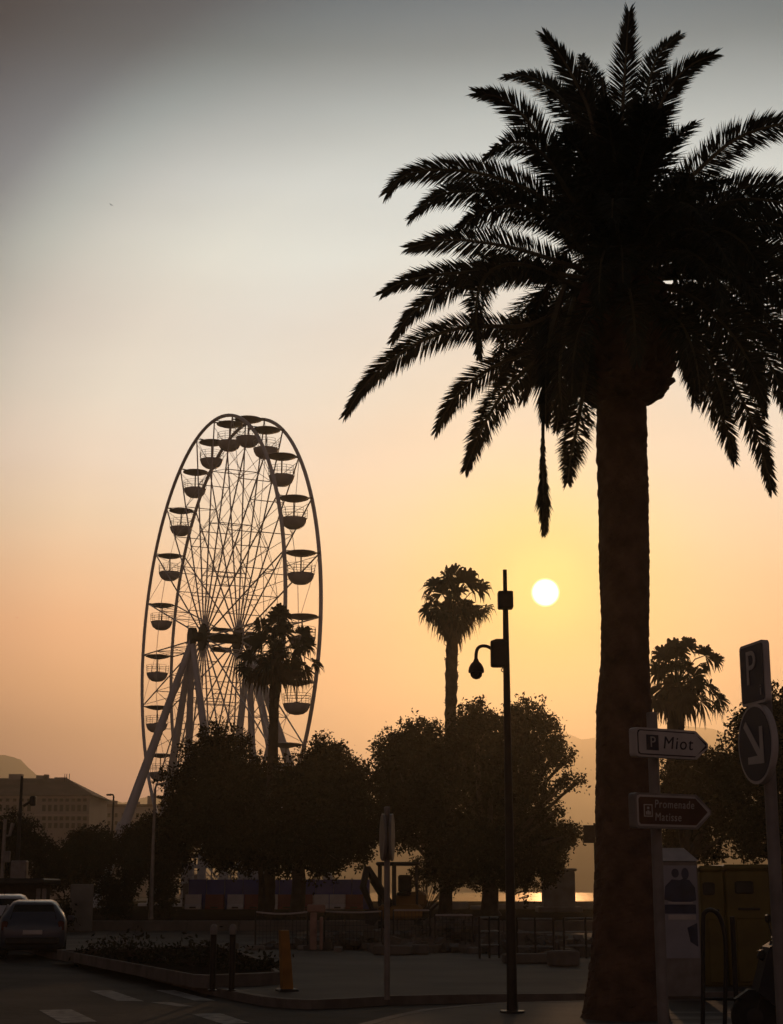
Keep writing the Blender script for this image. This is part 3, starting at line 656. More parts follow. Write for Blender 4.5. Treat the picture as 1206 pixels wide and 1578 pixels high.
fan_palm(1042, 1060, 62, KZ, 1036, 26, 26, [(1042, 995, 26), (1020, 1005, 22), (1060, 990, 20), (1090, 1006, 22), (1105, 1015, 14), (1010, 1030, 24), (1075, 1040, 24), (1098, 1060, 22), (1112, 1078, 16), (1010, 1065, 24), (1050, 1012, 20)],
         [(1020, 1085, 22), (1060, 1085, 24), (1085, 1085, 22), (1105, 1088, 16), (1005, 1082, 20)],
         'fan palm half hidden by the big palm trunk, above the white arrow sign', 63)

# ------------------------------------------------------------------ ferris wheel
WD, WR, WA, WW, WX, WZ = 110.0, 15.548, .432, 2.341, -11.918, 18.674
wheel = thing('ferris_wheel', (WX, WD, TZ), 'tall white ferris wheel seen at a slant, with open round gondolas', 'ferris wheel')
dv = Vector((math.sin(WA), -math.cos(WA), 0)); av = Vector((math.cos(WA), math.sin(WA), 0)); zv = Vector((0, 0, 1)); wc = Vector((WX, WD, WZ))
def wp(s_, t_, r_): return wc + av * (s_ * WW / 2) + (dv * math.cos(t_) + zv * math.sin(t_)) * r_
NG = 24; ts = [2 * math.pi * k / NG - .19 * 2 * math.pi / NG for k in range(NG)]
for s_ in (-1, 1):
    m = MB(); nn = 120; ring = [wp(s_, 2 * math.pi * i / nn, WR) for i in range(nn + 1)]; m.tube(ring, .125, 8, cap=False); m.build('rim', M_white, wheel, smooth=True)
    m = MB()
    for t_ in ts: m.tube([wc + av * (s_ * 1.25) + (dv * math.cos(t_) + zv * math.sin(t_)) * .75, wp(s_, t_, WR)], [.06, .05], 5)
    m.build('spokes', M_white, wheel)
m = MB(); rg = random.Random(9)
for k, t_ in enumerate(ts):
    t2 = ts[(k + 1) % NG] + (2 * math.pi if k == NG - 1 else 0)
    for r_ in (.30, .52, .76, 1.0):
        e_ = (1.25 + (WW / 2 - 1.25) * r_) / (WW / 2)
        m.tube([wp(-e_, t_, WR * r_), wp(e_, t_, WR * r_)], .035, 4)
    for a, b in ((.52, .76), (.76, .97), (.30, .52)):
        m.tube([wp(-1, t_, WR * a), wp(1, t_, WR * b)], .022, 4); m.tube([wp(1, t_, WR * a), wp(-1, t_, WR * b)], .022, 4)
    for s_ in (-1, 1):
        m.tube([wp(s_, t_, WR * .76), wp(s_, t2, WR * .76)], .02, 4); m.tube([wp(s_, t_, WR * .52), wp(s_, t2, WR * .52)], .02, 4)
        if k % 2 == 0: m.tube([wp(s_, t_, WR * .76), wp(s_, t2, WR)], .018, 4)
m.build('bracing', M_white, wheel)
m = MB(); ax_ = lambda a: wc + av * a
m.tube([ax_(-2.2), ax_(2.2)], .34, 14)
for s_ in (-1, 1):
    m.tube([ax_(s_ * 1.12), ax_(s_ * 1.42)], .95, 20); m.tube([ax_(s_ * 1.9), ax_(s_ * 2.3)], .62, 14)
m.build('hub', M_dark, wheel, smooth=True)
for dz_, sz_ in ((-.80, (1.3, .7, .26)), (.60, (1.1, .6, .2))):
    m = MB(); m.box(wc + zv * dz_, sz_, Matrix.Rotation(WA, 3, 'Z')); m.build('hub_housing', M_dark, wheel)
feet = [(-1, 145, 107, .36), (-1, 231, 117, .33), (-1, 283, 113, .31), (-1, 352, 103, .33), (1, 338, 118, .33), (1, 394, 114, .31), (1, 466, 104, .33), (1, 520, 112, .36)]
for s_, u, Y, rr in feet:
    ft = P(u, 1396, Y); ft.z = TZ; tp = ax_(s_ * 2.1) + zv * -.3; m = MB(); m.tube([ft, ft.lerp(tp, .28), tp], [rr * .8, rr, rr * .6], 10)
    m.tube([ft.lerp(tp, .27), ft.lerp(tp, .30)], rr * 1.35, 10); m.box(ft + zv * .08, (1.5, 1.5, .2)); m.build('leg', M_white, wheel, smooth=True)
# one gondola with its parts, then copies
g0 = thing('gondola', wc, None, None, parent=wheel)
o0 = wl(g0)
m = MB(); m.lathe(o0 + Vector((0, 0, -.02)), [(.05, .09), (.5, .08), (.93, .02), (.95, -.03), (.62, -.15), (.2, -.24), (.05, -.26)][::-1], 22)
m.tube([o0 - av * (WW / 2), o0 + av * (WW / 2)], .05, 6); m.build('canopy', M_canopy, g0, smooth=True)
m = MB(); m.tube([o0 + Vector((0, 0, -.2)), o0 + Vector((0, 0, -1.75))], .05, 6); m.lathe(o0 + Vector((0, 0, -1.28)), [(.18, -.03), (.22, 0), (.18, .03)], 12); m.build('mast', M_steel, g0)
m = MB(); m.lathe(o0, [(.12, -2.03), (.42, -1.97), (.66, -1.80), (.78, -1.60), (.83, -1.42), (.85, -1.36), (.80, -1.36), (.74, -1.55), (.5, -1.80), (.1, -1.88)], 24); m.build('tub', M_gond, g0, smooth=True)
m = MB()
for zz, rr in ((-1.10, .86), (-.93, .87), (-.76, .87)):
    m.tube([o0 + Vector((rr * math.cos(a), rr * math.sin(a), zz)) for a in np.linspace(.35, 2 * math.pi - .35, 26)], .014, 4)
for a in np.linspace(.35, 2 * math.pi - .35, 9): m.tube([o0 + Vector((.85 * math.cos(a), .85 * math.sin(a), -1.37)), o0 + Vector((.87 * math.cos(a), .87 * math.sin(a), -.76))], .016, 4)
m.build('railing', M_steel, g0)
rg = random.Random(4)
for k, t_ in enumerate(ts):
    o = g0 if k == 0 else copy_tree(g0, wheel)
    o.location = (dv * math.cos(t_) + zv * math.sin(t_)) * (WR - .12) + wc - wl(wheel); o.rotation_euler = (0, 0, rg.uniform(-.5, .5) if k else 0)
# boarding platform under the wheel
bpf = P(335, 1392, 101); bpf.z = TZ
root = thing('boarding_platform', bpf, 'pale boarding platform with stairs and handrails under the ferris wheel', 'platform')
m = MB(); kx = mpp(101, 1350)
X = lambda u: P(u, 1350, 101).x
m.rbox(((X(285) + X(408)) / 2, 102.5, TZ + .75), (X(408) - X(285), 5, 1.5), b=.04); m.build('deck', M_conc, root)
m = MB()
for q_ in range(6): m.box((X(335) + .26 * q_, 99.3, TZ + 1.37 - .25 * q_), (.28, 1.2, .25))
m.build('stairs', M_white, root)
m = MB()
for a, b in ((288, 318), (345, 362), (372, 404)):
    for zz in (2.0, 2.45): m.tube([(X(a), 100.1, TZ + zz), (X(b), 100.1, TZ + zz)], .035, 5)
    for u in np.linspace(a, b, 4): m.tube([(X(u), 100.1, TZ + 1.5), (X(u), 100.1, TZ + 2.45)], .035, 5)
m.tube([(X(322), 99.0, TZ + 2.6), (X(350), 99.0, TZ + 1.4)], .05, 5); m.tube([(X(322), 99.0, TZ + 2.2), (X(350), 99.0, TZ + 1.0)], .04, 5); m.build('handrail', M_white, root)
m = MB()
for u, dy, zz, hh in ((309, 101.5, 2.5, 2.0), (372, 101.2, 2.4, 1.8), (292, 101.0, 2.15, 1.3)):
    m = MB(); m.rbox((X(u), dy, TZ + zz), (.5, .5, hh), b=.05); m.build('pillar', M_white, root)
m = MB(); m.rbox((X(395), 101, TZ + 2.0), (1.3, .9, 1.1), b=.06); m.build('control_box', M_white, root)

# ------------------------------------------------------------------ blue hoarding and red/white barriers at the wheel's foot
def xs(u, Y, v=1380): return P(u, v, Y).x
YB = 97
root = thing('hoarding', (xs(430, YB + 1.2), YB + 1.2, TZ), 'long blue site hoarding behind the red and white barriers', 'fence')
m = MB(); u = 290
while u < 552:
    m.rbox((xs(u + 14, YB + 1.2), YB + 1.2, TZ + .85), (xs(u + 28, YB) - xs(u, YB) - .02, .08, 1.75), b=.02); u += 28
m.build('panel', M_blue, root)
m = MB()
for u in range(290, 570, 28): m.tube([(xs(u, YB + 1.2), YB + 1.32, TZ), (xs(u, YB + 1.2), YB + 1.32, TZ + 1.8)], .05, 6)
m.build('posts', M_steel, root)
us_b = [298, 331, 363, 391, 416, 442, 470, 494, 520, 545]
lab_b = ['pale plastic barrier at the left end of the row before the blue hoarding', 'red plastic barrier next to the left end of the row', 'pale plastic barrier between two red ones, left of the thin tree trunk', 'red plastic barrier beside the thin tree trunk',
         'pale plastic barrier just right of the thin tree trunk', 'red plastic barrier left of the thick tree trunk', 'red plastic barrier half hidden by the thick tree trunk', 'red plastic barrier between the thick tree trunk and a pale barrier', 'pale plastic barrier near the excavator', 'red plastic barrier touching the excavator in the view']
for i, u in enumerate(us_b):
    pale = 'pale' in lab_b[i]; cx = xs(u, YB); wd = .95 if pale else 1.1
    root = thing('traffic_barrier', (cx, YB, TZ), lab_b[i], 'barrier', 'red and white water filled barriers')
    m = MB(); ph = [(-.28, 0), (-.28, .12), (-.12, .3), (-.09, .85), (.09, .85), (.12, .3), (.28, .12), (.28, 0)]
    m.prism([Vector((cx - wd / 2, YB + a, TZ + b)) for a, b in ph], (wd, 0, 0)); m.build('shell', M_bwhite if pale else M_red, root)
    m = MB(); m.tube([(cx - wd * .2, YB - .3, TZ + .1), (cx + wd * .2, YB - .3, TZ + .1)], .05, 6); m.build('drain_plug', M_dark, root)
# concrete blocks along the sea edge
YS = 100
for i, (u, wpx, hv) in enumerate([(664, 34, 0), (706, 30, .05), (735, 22, -.05), (772, 40, 0), (812, 36, .06), (846, 30, 0), (905, 34, .03), (940, 30, 0)]):
    labs = ['concrete block by the excavator, below the pale strip of water', 'concrete block under the pale water, right of the thin trunk', 'narrow concrete block left of the thick tree trunk', 'concrete block behind the thick tree trunk', 'concrete block below the golden water right of the camera pole', 'concrete block at the foot of the square stone pillar', 'concrete block below the golden water beside the big palm', 'concrete block hidden partly by the big palm trunk']
    cx = xs(u, YS); wd = xs(u + wpx / 2, YS) - xs(u - wpx / 2, YS)
    m = MB(); m.rbox((0, 0, .10 + hv), (wd, .6, .34 + hv * 2), b=.06); m.v = [p + Vector((cx, YS, TZ + .02)) for p in m.v]
    tag(m.build('concrete_block', M_conc, loc=(cx, YS, TZ)), labs[i], 'block', 'concrete blocks along the shore')
YPI = 88
px0, px1 = xs(836, YPI), xs(884, YPI)
root = thing('stone_pillar', ((px0 + px1) / 2, YPI, TZ), 'square pale stone pillar between two patches of golden water', 'pillar')
ztop = P(860, 1342, YPI).z
m = MB(); m.rbox(((px0 + px1) / 2, YPI, (ztop + TZ) / 2), (px1 - px0, 1.5, ztop - TZ), b=.05); m.build('shaft', M_conc, root)
m = MB(); m.rbox(((px0 + px1) / 2, YPI, ztop + .06), (px1 - px0 + .2, 1.7, .14), b=.04); m.build('cap', M_conc, root)
m = MB(); m.rbox(((px0 + px1) / 2, YPI, TZ + .1), (px1 - px0 + .7, 2.0, .3), b=.05); m.build('plinth', M_conc, root)

# ------------------------------------------------------------------ buildings
def windows(root, face, u0, u1, rows_, ncol, wfrac, Y, name='window'):
    pass
YA = 260
root = thing('hip_roof_building', (P(40, 1300, YA).x, YA, 0), 'long pale building with hipped roof and rows of tall windows', 'building')
xl, xr = P(-120, 1240, YA).x, P(138, 1240, YA).x; ze = P(100, 1226, YA).z; dp = 16
m = MB(); m.box(((xl + xr) / 2, YA + dp / 2, ze / 2), (xr - xl, dp, ze)); m.build('wall', M_wall, root)
rf = MB(); zr = P(60, 1199, YA + dp / 2).z; ov = .8
a = [Vector((xl - ov, YA - ov, ze)), Vector((xr + ov, YA - ov, ze)), Vector((xr + ov, YA + dp + ov, ze)), Vector((xl - ov, YA + dp + ov, ze))]
r1, r2 = Vector((xl + 5, YA + dp / 2, zr)), Vector((P(103, 1200, YA + dp / 2).x, YA + dp / 2, zr))
rf.add(a + [r1, r2], [(0, 1, 5, 4), (1, 2, 5), (2, 3, 4, 5), (3, 0, 4), (3, 2, 1, 0)])
ro = rf.build('roof', M_roof, root)
for u, vt, wd in ((25, 1193, 4.0), (-5, 1195, 1.4), (65, 1195, 3.2), (72, 1193.5, 1.2), (94, 1198, 3.6)):
    p = P(u, vt, YA + dp / 2); m = MB(); m.box((p.x, YA + dp / 2, (p.z + zr - 2.2) / 2), (wd * .55, 1.2, p.z - zr + 2.2)); m.build('chimney', M_wall, ro)
for u in (100, 103, 107): p = P(u, 1192, YA + 6); m = MB(); m.tube([(p.x, p.y, zr - 2), (p.x, p.y, p.z)], .05, 4); m.build('antenna', M_dark, ro)
m = MB(); m.box(((xl + xr) / 2, YA - .12, ze - 3.1), (xr - xl, .22, .35)); m.box(((xl + xr) / 2, YA - .12, ze - .25), (xr - xl + .3, .3, .4)); m.build('cornice', M_wall2, root)
cols_ = [68 + 9.0 * i for i in range(8)] + [-10 + 11 * i for i in range(6)]
for u in cols_:
    for v0, v1 in ((1229, 1235), (1240, 1250), (1255, 1264), (1268, 1276)):
        p0, p1 = P(u, v0, YA), P(u, v1, YA); x = p0.x
        m = MB(); m.box((x, YA - .02, (p0.z + p1.z) / 2), (.56, .14, p0.z - p1.z)); m.build('window', M_win, root)
YC = 330
root = thing('flat_roof_building', (P(190, 1300, YC).x, YC, 0), 'plain distant building with a flat roof behind the slender street lamp', 'building')
xl, xr = P(136, 1250, YC).x, P(268, 1250, YC).x; zt = P(190, 1243, YC).z
m = MB(); m.box(((xl + xr) / 2, YC + 6, zt / 2), (xr - xl, 12, zt)); m.build('wall', M_wall2, root)
m = MB(); m.box(((xl + xr) / 2, YC + 6, zt + .25), (xr - xl + .8, 12.8, .5)); ro = m.build('roof', M_roof, root)
for u, wd, hh in ((160, 1.6, 1.0), (172, 2.2, .9), (231, 1.0, 1.9), (212, .8, .7)): p = P(u, 1243, YC + 4); m = MB(); m.box((p.x, YC + 4, zt + .5 + hh / 2), (wd, 1.2, hh)); m.build('chimney', M_wall, ro)
for u in range(146, 262, 11):
    for v0, v1 in ((1253, 1259), (1265, 1271)):
        p0, p1 = P(u, v0, YC), P(u, v1, YC); m = MB(); m.box((p0.x, YC - .02, (p0.z + p1.z) / 2), (.6, .14, p0.z - p1.z)); m.build('window', M_win, root)

# ------------------------------------------------------------------ street lamps and poles on the left
def pole(name, u, vt, Y, z0, r0, r1, m, label, cat, group=None):
    tp = P(u, vt, Y); root = thing(name, (tp.x, Y, z0), label, cat, group)
    b = MB(); b.tube([(tp.x, Y, z0), (tp.x, Y, z0 + .4), (tp.x, Y, tp.z)], [r0 * 1.3, r0, r1], 10); b.build('pole', m, root, smooth=True); return root, tp
root, tp = pole('street_lamp', 175, 1227, 130, TZ, .11, .07, M_dark, 'slender dark street lamp with a single head before the distant flat building', 'street lamp')
m = MB(); m.tube([tp, tp + Vector((-.05, 0, .12)), tp + Vector((-.30, 0, .17))], .06, 6); m.build('arm', M_dark, root); m = MB(); m.rbox(tp + Vector((-.38, 0, .12)), (.42, .22, .14), b=.04); m.build('lamp_head', M_dark, root)
root, tp = pole('utility_pole', 34, 1196, 70, TZ, .10, .06, M_dark, 'tall thin pole with a bent camera arm in front of the long building', 'pole')
m = MB(); q0 = P(36, 1242, 70); q1 = P(44, 1237, 70); q2 = P(52, 1232, 70); m.tube([q0, q1, q2], .06, 6); m.build('arm', M_dark, root); m = MB(); m.rbox(P(51, 1234, 70), (.26, .3, .42), b=.05); m.build('camera_head', M_dark, root)
root, tp = pole('utility_pole', 8, 1262, 66, TZ, .09, .07, M_steel, 'short pale pole with a speaker and a box at the picture edge', 'pole')
m = MB(); q0 = P(9, 1288, 66); m.tube([q0, P(15, 1287, 66), P(20, 1268, 66)], [.05, .06, .09], 6); m.build('bracket', M_steel, root); m = MB(); m.rbox(P(11, 1320, 65.8), (.24, .2, .45), b=.03); m.build('box', M_signback, root)
m = MB(); pc = P(30, 1338, 63); z_ = pc.z; m.rbox((pc.x, 63, (z_ + .3 + TZ) / 2), (.62, .4, z_ + .3 - TZ), b=.04)
tag(m.build('utility_cabinet', M_signback, loc=(pc.x, 63, TZ)), 'pale grey utility cabinet at the foot of the tall thin pole', 'cabinet')
root, tp = pole('lamp_pole', 239, 1215, 65, TZ, .085, .05, M_steel, 'grey lamp pole left of the big round tree, standing behind the low wall', 'pole')
m = MB(); m.tube([tp, tp + Vector((.05, 0, .15)), tp + Vector((.5, 0, .25))], .045, 6); m.build('arm', M_steel, root)
# small kiosk behind the cars and the pale panel beside it
xk0, xk1 = xs(-30, 56), xs(66, 56)
root = thing('kiosk', ((xk0 + xk1) / 2, 56, KZ), 'low dark kiosk with a flat overhanging roof behind the parked cars', 'kiosk')
zt = P(30, 1362, 56).z
m = MB(); m.rbox(((xk0 + xk1) / 2, 57.2, (zt + KZ) / 2), (xk1 - xk0 - .4, 2.0, zt - KZ), b=.04); m.build('wall', M_bark, root)
m = MB(); m.rbox(((xk0 + xk1) / 2, 57, zt + .09), (xk1 - xk0 + .2, 2.9, .2), b=.05); m.build('roof', M_dark, root)
for u in (58, 67):
    m = MB(); m.rbox((xs(u, 56), 56.08, zt - .75), (.14, .1, 1.2), b=.02); m.build('post', M_signback, root)
xp = xs(126, 60); m = MB(); zt = P(126, 1362, 60).z; m.rbox((xp, 60, (zt + KZ) / 2), (xs(142, 60) - xs(108, 60), .3, zt - KZ), b=.03)
tag(m.build('panel_wall', M_conc, loc=(xp, 60, KZ)), 'plain pale wall panel between the cars and the dark shrub', 'wall')

# ------------------------------------------------------------------ cars
def car(cx, Y, label, paint, rot=0.0, sc=1.0):
    root = thing('parked_car', (0, 0, 0), label, 'car', 'cars parked at the kerb')
    st = [  # y from rear, sill z, half width sill, belt z, half width belt, roof z, half roof
        (0.00, .42, .72, .80, .74, .84, .66), (.06, .34, .78, .92, .80, .98, .70), (.22, .26, .82, .96, .85, 1.18, .66), (.50, .22, .84, .97, .87, 1.41, .58),
        (.85, .20, .84, .96, .87, 1.48, .58), (1.7, .20, .84, .95, .87, 1.50, .58), (2.3, .20, .84, .93, .87, 1.43, .57), (2.9, .20, .84, .92, .86, 1.02, .66), (3.5, .22, .83, .84, .84, .88, .68), (3.85, .28, .78, .70, .79, .74, .66), (3.98, .38, .68, .58, .70, .60, .60)]
    b = MB(); n_ = 12
    for (y, zs, ws, zb, wb, zr_, wr) in st:
        ringp = [(-ws * .9, zs), (-ws, zs + .08), (-wb, zs + .45 * (zb - zs)), (-wb, zb), (-wb + .3 * (wb - wr), zb + .4 * (zr_ - zb)), (-wr, zr_ - .05), (-wr + .14, zr_), (wr - .14, zr_), (wr, zr_ - .05), (wb - .3 * (wb - wr), zb + .4 * (zr_ - zb)), (wb, zb), (wb, zs + .45 * (zb - zs)), (ws, zs + .08), (ws * .9, zs)]
        n_ = len(ringp); b.v += [Vector((x, y, z)) for x, z in ringp]
    for i in range(len(st) - 1):
        for q_ in range(n_):
            e = (q_ + 1) % n_; b.f.append((i * n_ + e, i * n_ + q_, (i + 1) * n_ + q_, (i + 1) * n_ + e))
    b.f.append(tuple(range(n_))); b.f.append(tuple((len(st) - 1) * n_ + q_ for q_ in range(n_ - 1, -1, -1)))
    b.build('body', paint, root, smooth=True)
    m = MB(); m.prism([(-.60, .10, 1.0), (.60, .10, 1.0), (.50, .40, 1.37), (-.50, .40, 1.37)], (0, -.012, .008)); m.build('rear_window', M_glass, root)
    for s_ in (-1, 1):
        m = MB(); m.prism([(s_ * .872, .75, 1.0), (s_ * .872, 2.55, .98), (s_ * .70, 2.25, 1.36), (s_ * .70, .85, 1.40)], (s_ * .008, 0, 0)); m.build('side_window', M_glass, root)
        m = MB(); m.rbox((s_ * .72, .075, .84), (.16, .14, .26), b=.03); m.build('tail_light', M_tail, root)
        m = MB(); m.rbox((s_ * .98, 2.45, 1.0), (.2, .1, .14), b=.03); m.build('mirror', paint, root)
        for y in (.68, 3.22):
            m = MB(); m.lathe((s_ * .78, y, .30), [(.20, -.09), (.29, -.10), (.305, -.05), (.305, .05), (.29, .10), (.20, .09)], 20, Matrix.Rotation(R(90), 3, 'Y')); wh = m.build('wheel', M_rubber, root)
            m = MB(); m.lathe((s_ * .80, y, .30), [(.03, -.085), (.19, -.07), (.19, .07), (.03, .085)], 16, Matrix.Rotation(R(90), 3, 'Y')); m.build('rim', M_steel, wh)
    m = MB(); m.rbox((0, -.02, .46), (1.40, .14, .18), b=.04); m.build('bumper', M_dark, root)
    m = MB(); m.rbox((0, -.005, .68), (.5, .03, .11), b=.01); m.build('number_plate', M_signwhite, root)
    m = MB(); m.tube([(0, 1.0, 1.49), (0, .8, 1.66)], .008, 4); m.build('antenna', M_dark, root)
    root.location = (cx, Y, 0); root.rotation_euler = (0, 0, rot); root.scale = (sc,) * 3
    return root
car(P(50, 1440, 39.5).x, 39.5, 'dark blue grey hatchback seen from behind at the kerb', M_car, R(11.5), .92)
car(P(2, 1440, 45).x, 45.0, 'white hatchback parked ahead of the dark hatchback, mostly out of view', M_carw, R(12), 1.0)

# ------------------------------------------------------------------ bollards, yellow post, road-sign pole
BG = 'black bollards at the kerb corner'
for u, lab in ((327, 'black bollard with a grey cap, left of a matching pair at the kerb'), (356.5, 'black bollard with a grey cap, right of a matching pair at the kerb')):
    p = G(u, 1527, KZ); root = thing('bollard', p, lab, 'bollard', BG)
    m = MB(); m.lathe(p, [(.07, 0), (.07, .02), (.048, .03), (.048, .84)], 14); m.build('post', M_black, root, smooth=True)
    m = MB(); m.lathe(p, [(.05, .842), (.056, .86), (.056, .93), (.045, .975), (.02, .995)], 14); m.build('cap', M_signback, root, smooth=True)
p = G(442, 1527, KZ); root = thing('yellow_post', p, 'leaning yellow square post on the pavement corner', 'post'); tp = P(437, 1433, p.y)
m = MB(); rt = Matrix.Rotation(R(20), 3, 'Z'); w2 = .082
ax_t = tp - p; cs = [rt @ Vector((a * w2, b * w2, 0)) for a, b in ((-1, -1), (1, -1), (1, 1), (-1, 1))]
m.add([p + c_ for c_ in cs] + [tp + c_ * .8 for c_ in cs], [(3, 2, 1, 0), (4, 5, 6, 7)] + [(i, (i + 1) % 4, 4 + (i + 1) % 4, 4 + i) for i in range(4)]); m.build('shaft', M_yellow, root)
m = MB(); m.rbox(p + Vector((0, 0, .01)), (.3, .3, .05), rt, b=.015); m.build('foot_plate', M_dark, root)
p = G(596, 1540, KZ); YR = p.y
root = thing('road_sign', p, 'grey sign pole carrying two round plates seen from the edge', 'road sign')
tp = P(596, 1246, YR); m = MB(); m.tube([p, (p.x, p.y, tp.z)], .042, 12); m.lathe((p.x, p.y, tp.z), [(.044, 0), (.044, .02), (.02, .03)], 12); m.build('pole', M_signback, root, smooth=True)
for du, a in ((-6, 7), (7.5, -5)):
    c = P(596 + du, 1290, YR); rt = Matrix.Rotation(R(a), 3, 'Z') @ Matrix.Rotation(R(90), 3, 'Y')
    m = MB(); m.lathe((c.x, YR, c.z), [(.30, -.018), (.335, -.018), (.335, .018), (.30, .018)], 32, rt); m.build('sign_plate', M_signback, root)
    m = MB(); m.tube([(p.x, YR, c.z + .1), (c.x, YR, c.z + .1)], .02, 6); m.tube([(p.x, YR, c.z - .1), (c.x, YR, c.z - .1)], .02, 6); m.build('bracket', M_steel, root)

# ------------------------------------------------------------------ camera pole
YP = G(789, 1560, .096).y
base = G(789, 1560, .096)
root = thing('camera_pole', base, 'tall slim grey pole with a surveillance dome camera and boxes', 'pole')
xq = base.x; zof = lambda v: P(785, v, YP).z; kq = mpp(YP, 1100)
m = MB(); m.tube([(xq, YP, .096), (xq, YP, .35), (xq, YP, zof(1300)), (xq, YP, zof(1030)), (xq, YP, zof(940)), (xq, YP, zof(938)), (xq, YP, zof(878))], [8.6 * kq, 7.8 * kq, 6.6 * kq, 5.2 * kq, 4.3 * kq, 3.4 * kq, 3.2 * kq], 16)
m.lathe((xq, YP, .096), [(.16, 0), (.16, .025), (.09, .03)], 16); m.build('pole', M_dark, root, smooth=True)
xo = xq + 0.0
m = MB(); m.rbox((xq, YP, (zof(912) + zof(938)) / 2), (23.5 * kq, 23 * kq, zof(912) - zof(938)), b=.012); m.build('antenna_box', M_dark, root)
bx_ = P(768, 1007, YP).x
jb = (bx_, YP - .02, (zof(988) + zof(1028)) / 2)
m = MB(); m.rbox(jb, (25 * kq, 22 * kq, zof(988) - zof(1028)), b=.02); m.prism([Vector((jb[0] - 12.5 * kq, YP - .1, zof(989))), Vector((jb[0] + 12.5 * kq, YP - .1, zof(989))), Vector((jb[0] + 12.5 * kq, YP - .1, zof(986))), Vector((jb[0] - 4 * kq, YP - .1, zof(986)))], (0, .16, 0)); jo = m.build('junction_box', M_dark, root)
m = MB(); m.tube(spline([P(775, 1028, YP), P(772, 1033, YP), P(778, 1036, YP), P(783, 1033, YP)], 10), .008, 5); m.build('cable', M_black, jo)
m = MB(); m.tube(spline([P(758, 1000, YP), P(750, 996, YP), P(742, 995.5, YP), P(736, 999, YP), P(733.5, 1007, YP), P(733, 1019, YP)], 18), 2.7 * kq, 10); m.build('arm', M_dark, root, smooth=True)
dc = P(733.5, 1032, YP)
m = MB(); m.lathe(dc, [(12 * kq, -4.5 * kq), (12.3 * kq, -2 * kq), (11.5 * kq, 3 * kq), (8.5 * kq, 9 * kq), (4.5 * kq, 13 * kq), (3.2 * kq, 17 * kq)], 20); ho = m.build('camera_housing', M_dark, root, smooth=True)
m = MB(); m.lathe(dc, [(1 * kq, -15 * kq), (5.5 * kq, -13.5 * kq), (8.6 * kq, -10 * kq), (9.6 * kq, -5 * kq), (9.6 * kq, -4 * kq)], 20); m.build('dome', M_glass, ho, smooth=True)

# ------------------------------------------------------------------ arrow signpost
def basis(c, yaw):       # local x to the right along the panel, y up, z out of the panel towards the viewer
    return Matrix.Translation(c) @ Matrix.Rotation(yaw, 4, 'Z') @ Matrix.Rotation(R(90), 4, 'X')
YG = 16.0
pu = P(1012, 1300, YG); root = thing('direction_sign', (pu.x, YG, .096), 'signpost with a white parking arrow above a brown promenade arrow', 'road sign')
m = MB(); m.tube([(pu.x, YG + .02, .096), (pu.x, YG + .02, P(1012, 1100, YG).z)], .055, 14); m.lathe((pu.x, YG + .02, P(1012, 1100, YG).z), [(.056, 0), (.05, .015), (.02, .02)], 14); m.build('pole', M_signback, root, smooth=True)
def arrow_panel(u0, u1, v, hh, face, rim, yaw, name):
    k = mpp(YG, v); W_ = (u1 - u0) * k / math.cos(yaw); c = P((u0 + u1) / 2, v, YG - .12); mt = basis(c, yaw)
    def outline(i, z):
        x0, x1, y = -W_ / 2 + i, W_ / 2 - i * 1.3, hh / 2 - i; n_ = x1 - hh * .50; r_ = .035
        pts = [(x0 + r_, -y), (n_ - .02, -y), (n_ + .02, -y + .03), (x1, -.02), (x1, .02), (n_ + .02, y - .03), (n_ - .02, y), (x0 + r_, y), (x0 + .008, y - .01), (x0, y - r_), (x0, -y + r_), (x0 + .008, -y + .01)]
        return [mt @ Vector((a, b, z)) for a, b in pts]
    out = mt.to_3x3() @ Vector((0, 0, 1))
    m = MB(); m.prism(outline(0, -.10), out * .10); po = m.build(name, rim, root)
    m = MB(); m.prism(outline(.020, .0), out * .004); m.build('sign_face', face, po)
    return po, mt, W_
yaw1 = R(32)
po, mt, W_ = arrow_panel(974, 1098, 1146, .285, M_signink, M_signwhite, yaw1, 'parking_arrow_panel')
m = MB(); hh = .285; i_ = .032
def small_outline(mt, W_, hh, i, z):
    x0, x1, y = -W_ / 2 + i, W_ / 2 - i * 1.4, hh / 2 - i; n_ = x1 - hh * .46
    return [mt @ Vector((a, b, z)) for a, b in [(x0 + .02, -y), (n_, -y), (x1, 0), (n_, y), (x0 + .02, y), (x0, y - .02), (x0, -y + .02)]]
out = mt.to_3x3() @ Vector((0, 0, 1)); m.prism(small_outline(mt, W_, hh, i_, .004), out * .004); m.build('sign_ground', M_signwhite, po)
sq = MB(); sc_ = mt @ Vector((-W_ / 2 + .205, 0, .0105)); sq.prism([mt @ Vector((-W_ / 2 + .205 + a * .078, b * .075, .008)) for a, b in ((-1, -1), (1, -1), (1, 1), (-1, 1))], out * .004); sq.build('parking_square', M_signblue, po)
text('P', .15, mt @ Matrix.Translation((-W_ / 2 + .205, 0, .0135)), 'parking_letter', M_letter, po, align='CENTER')
text('Miot', .175, mt @ Matrix.Translation((-W_ / 2 + .335, 0, .0085)), 'lettering', M_signink, po, shear=.16, sx=1.06)
po, mt, W_ = arrow_panel(973, 1103, 1250, .34, M_letter, M_signback, yaw1, 'promenade_arrow_panel')
m = MB(); out = mt.to_3x3() @ Vector((0, 0, 1)); m.prism(small_outline(mt, W_, .34, .040, .004), out * .004); m.build('sign_ground', M_signbrown, po)
x0 = -W_ / 2 + .155
m = MB()
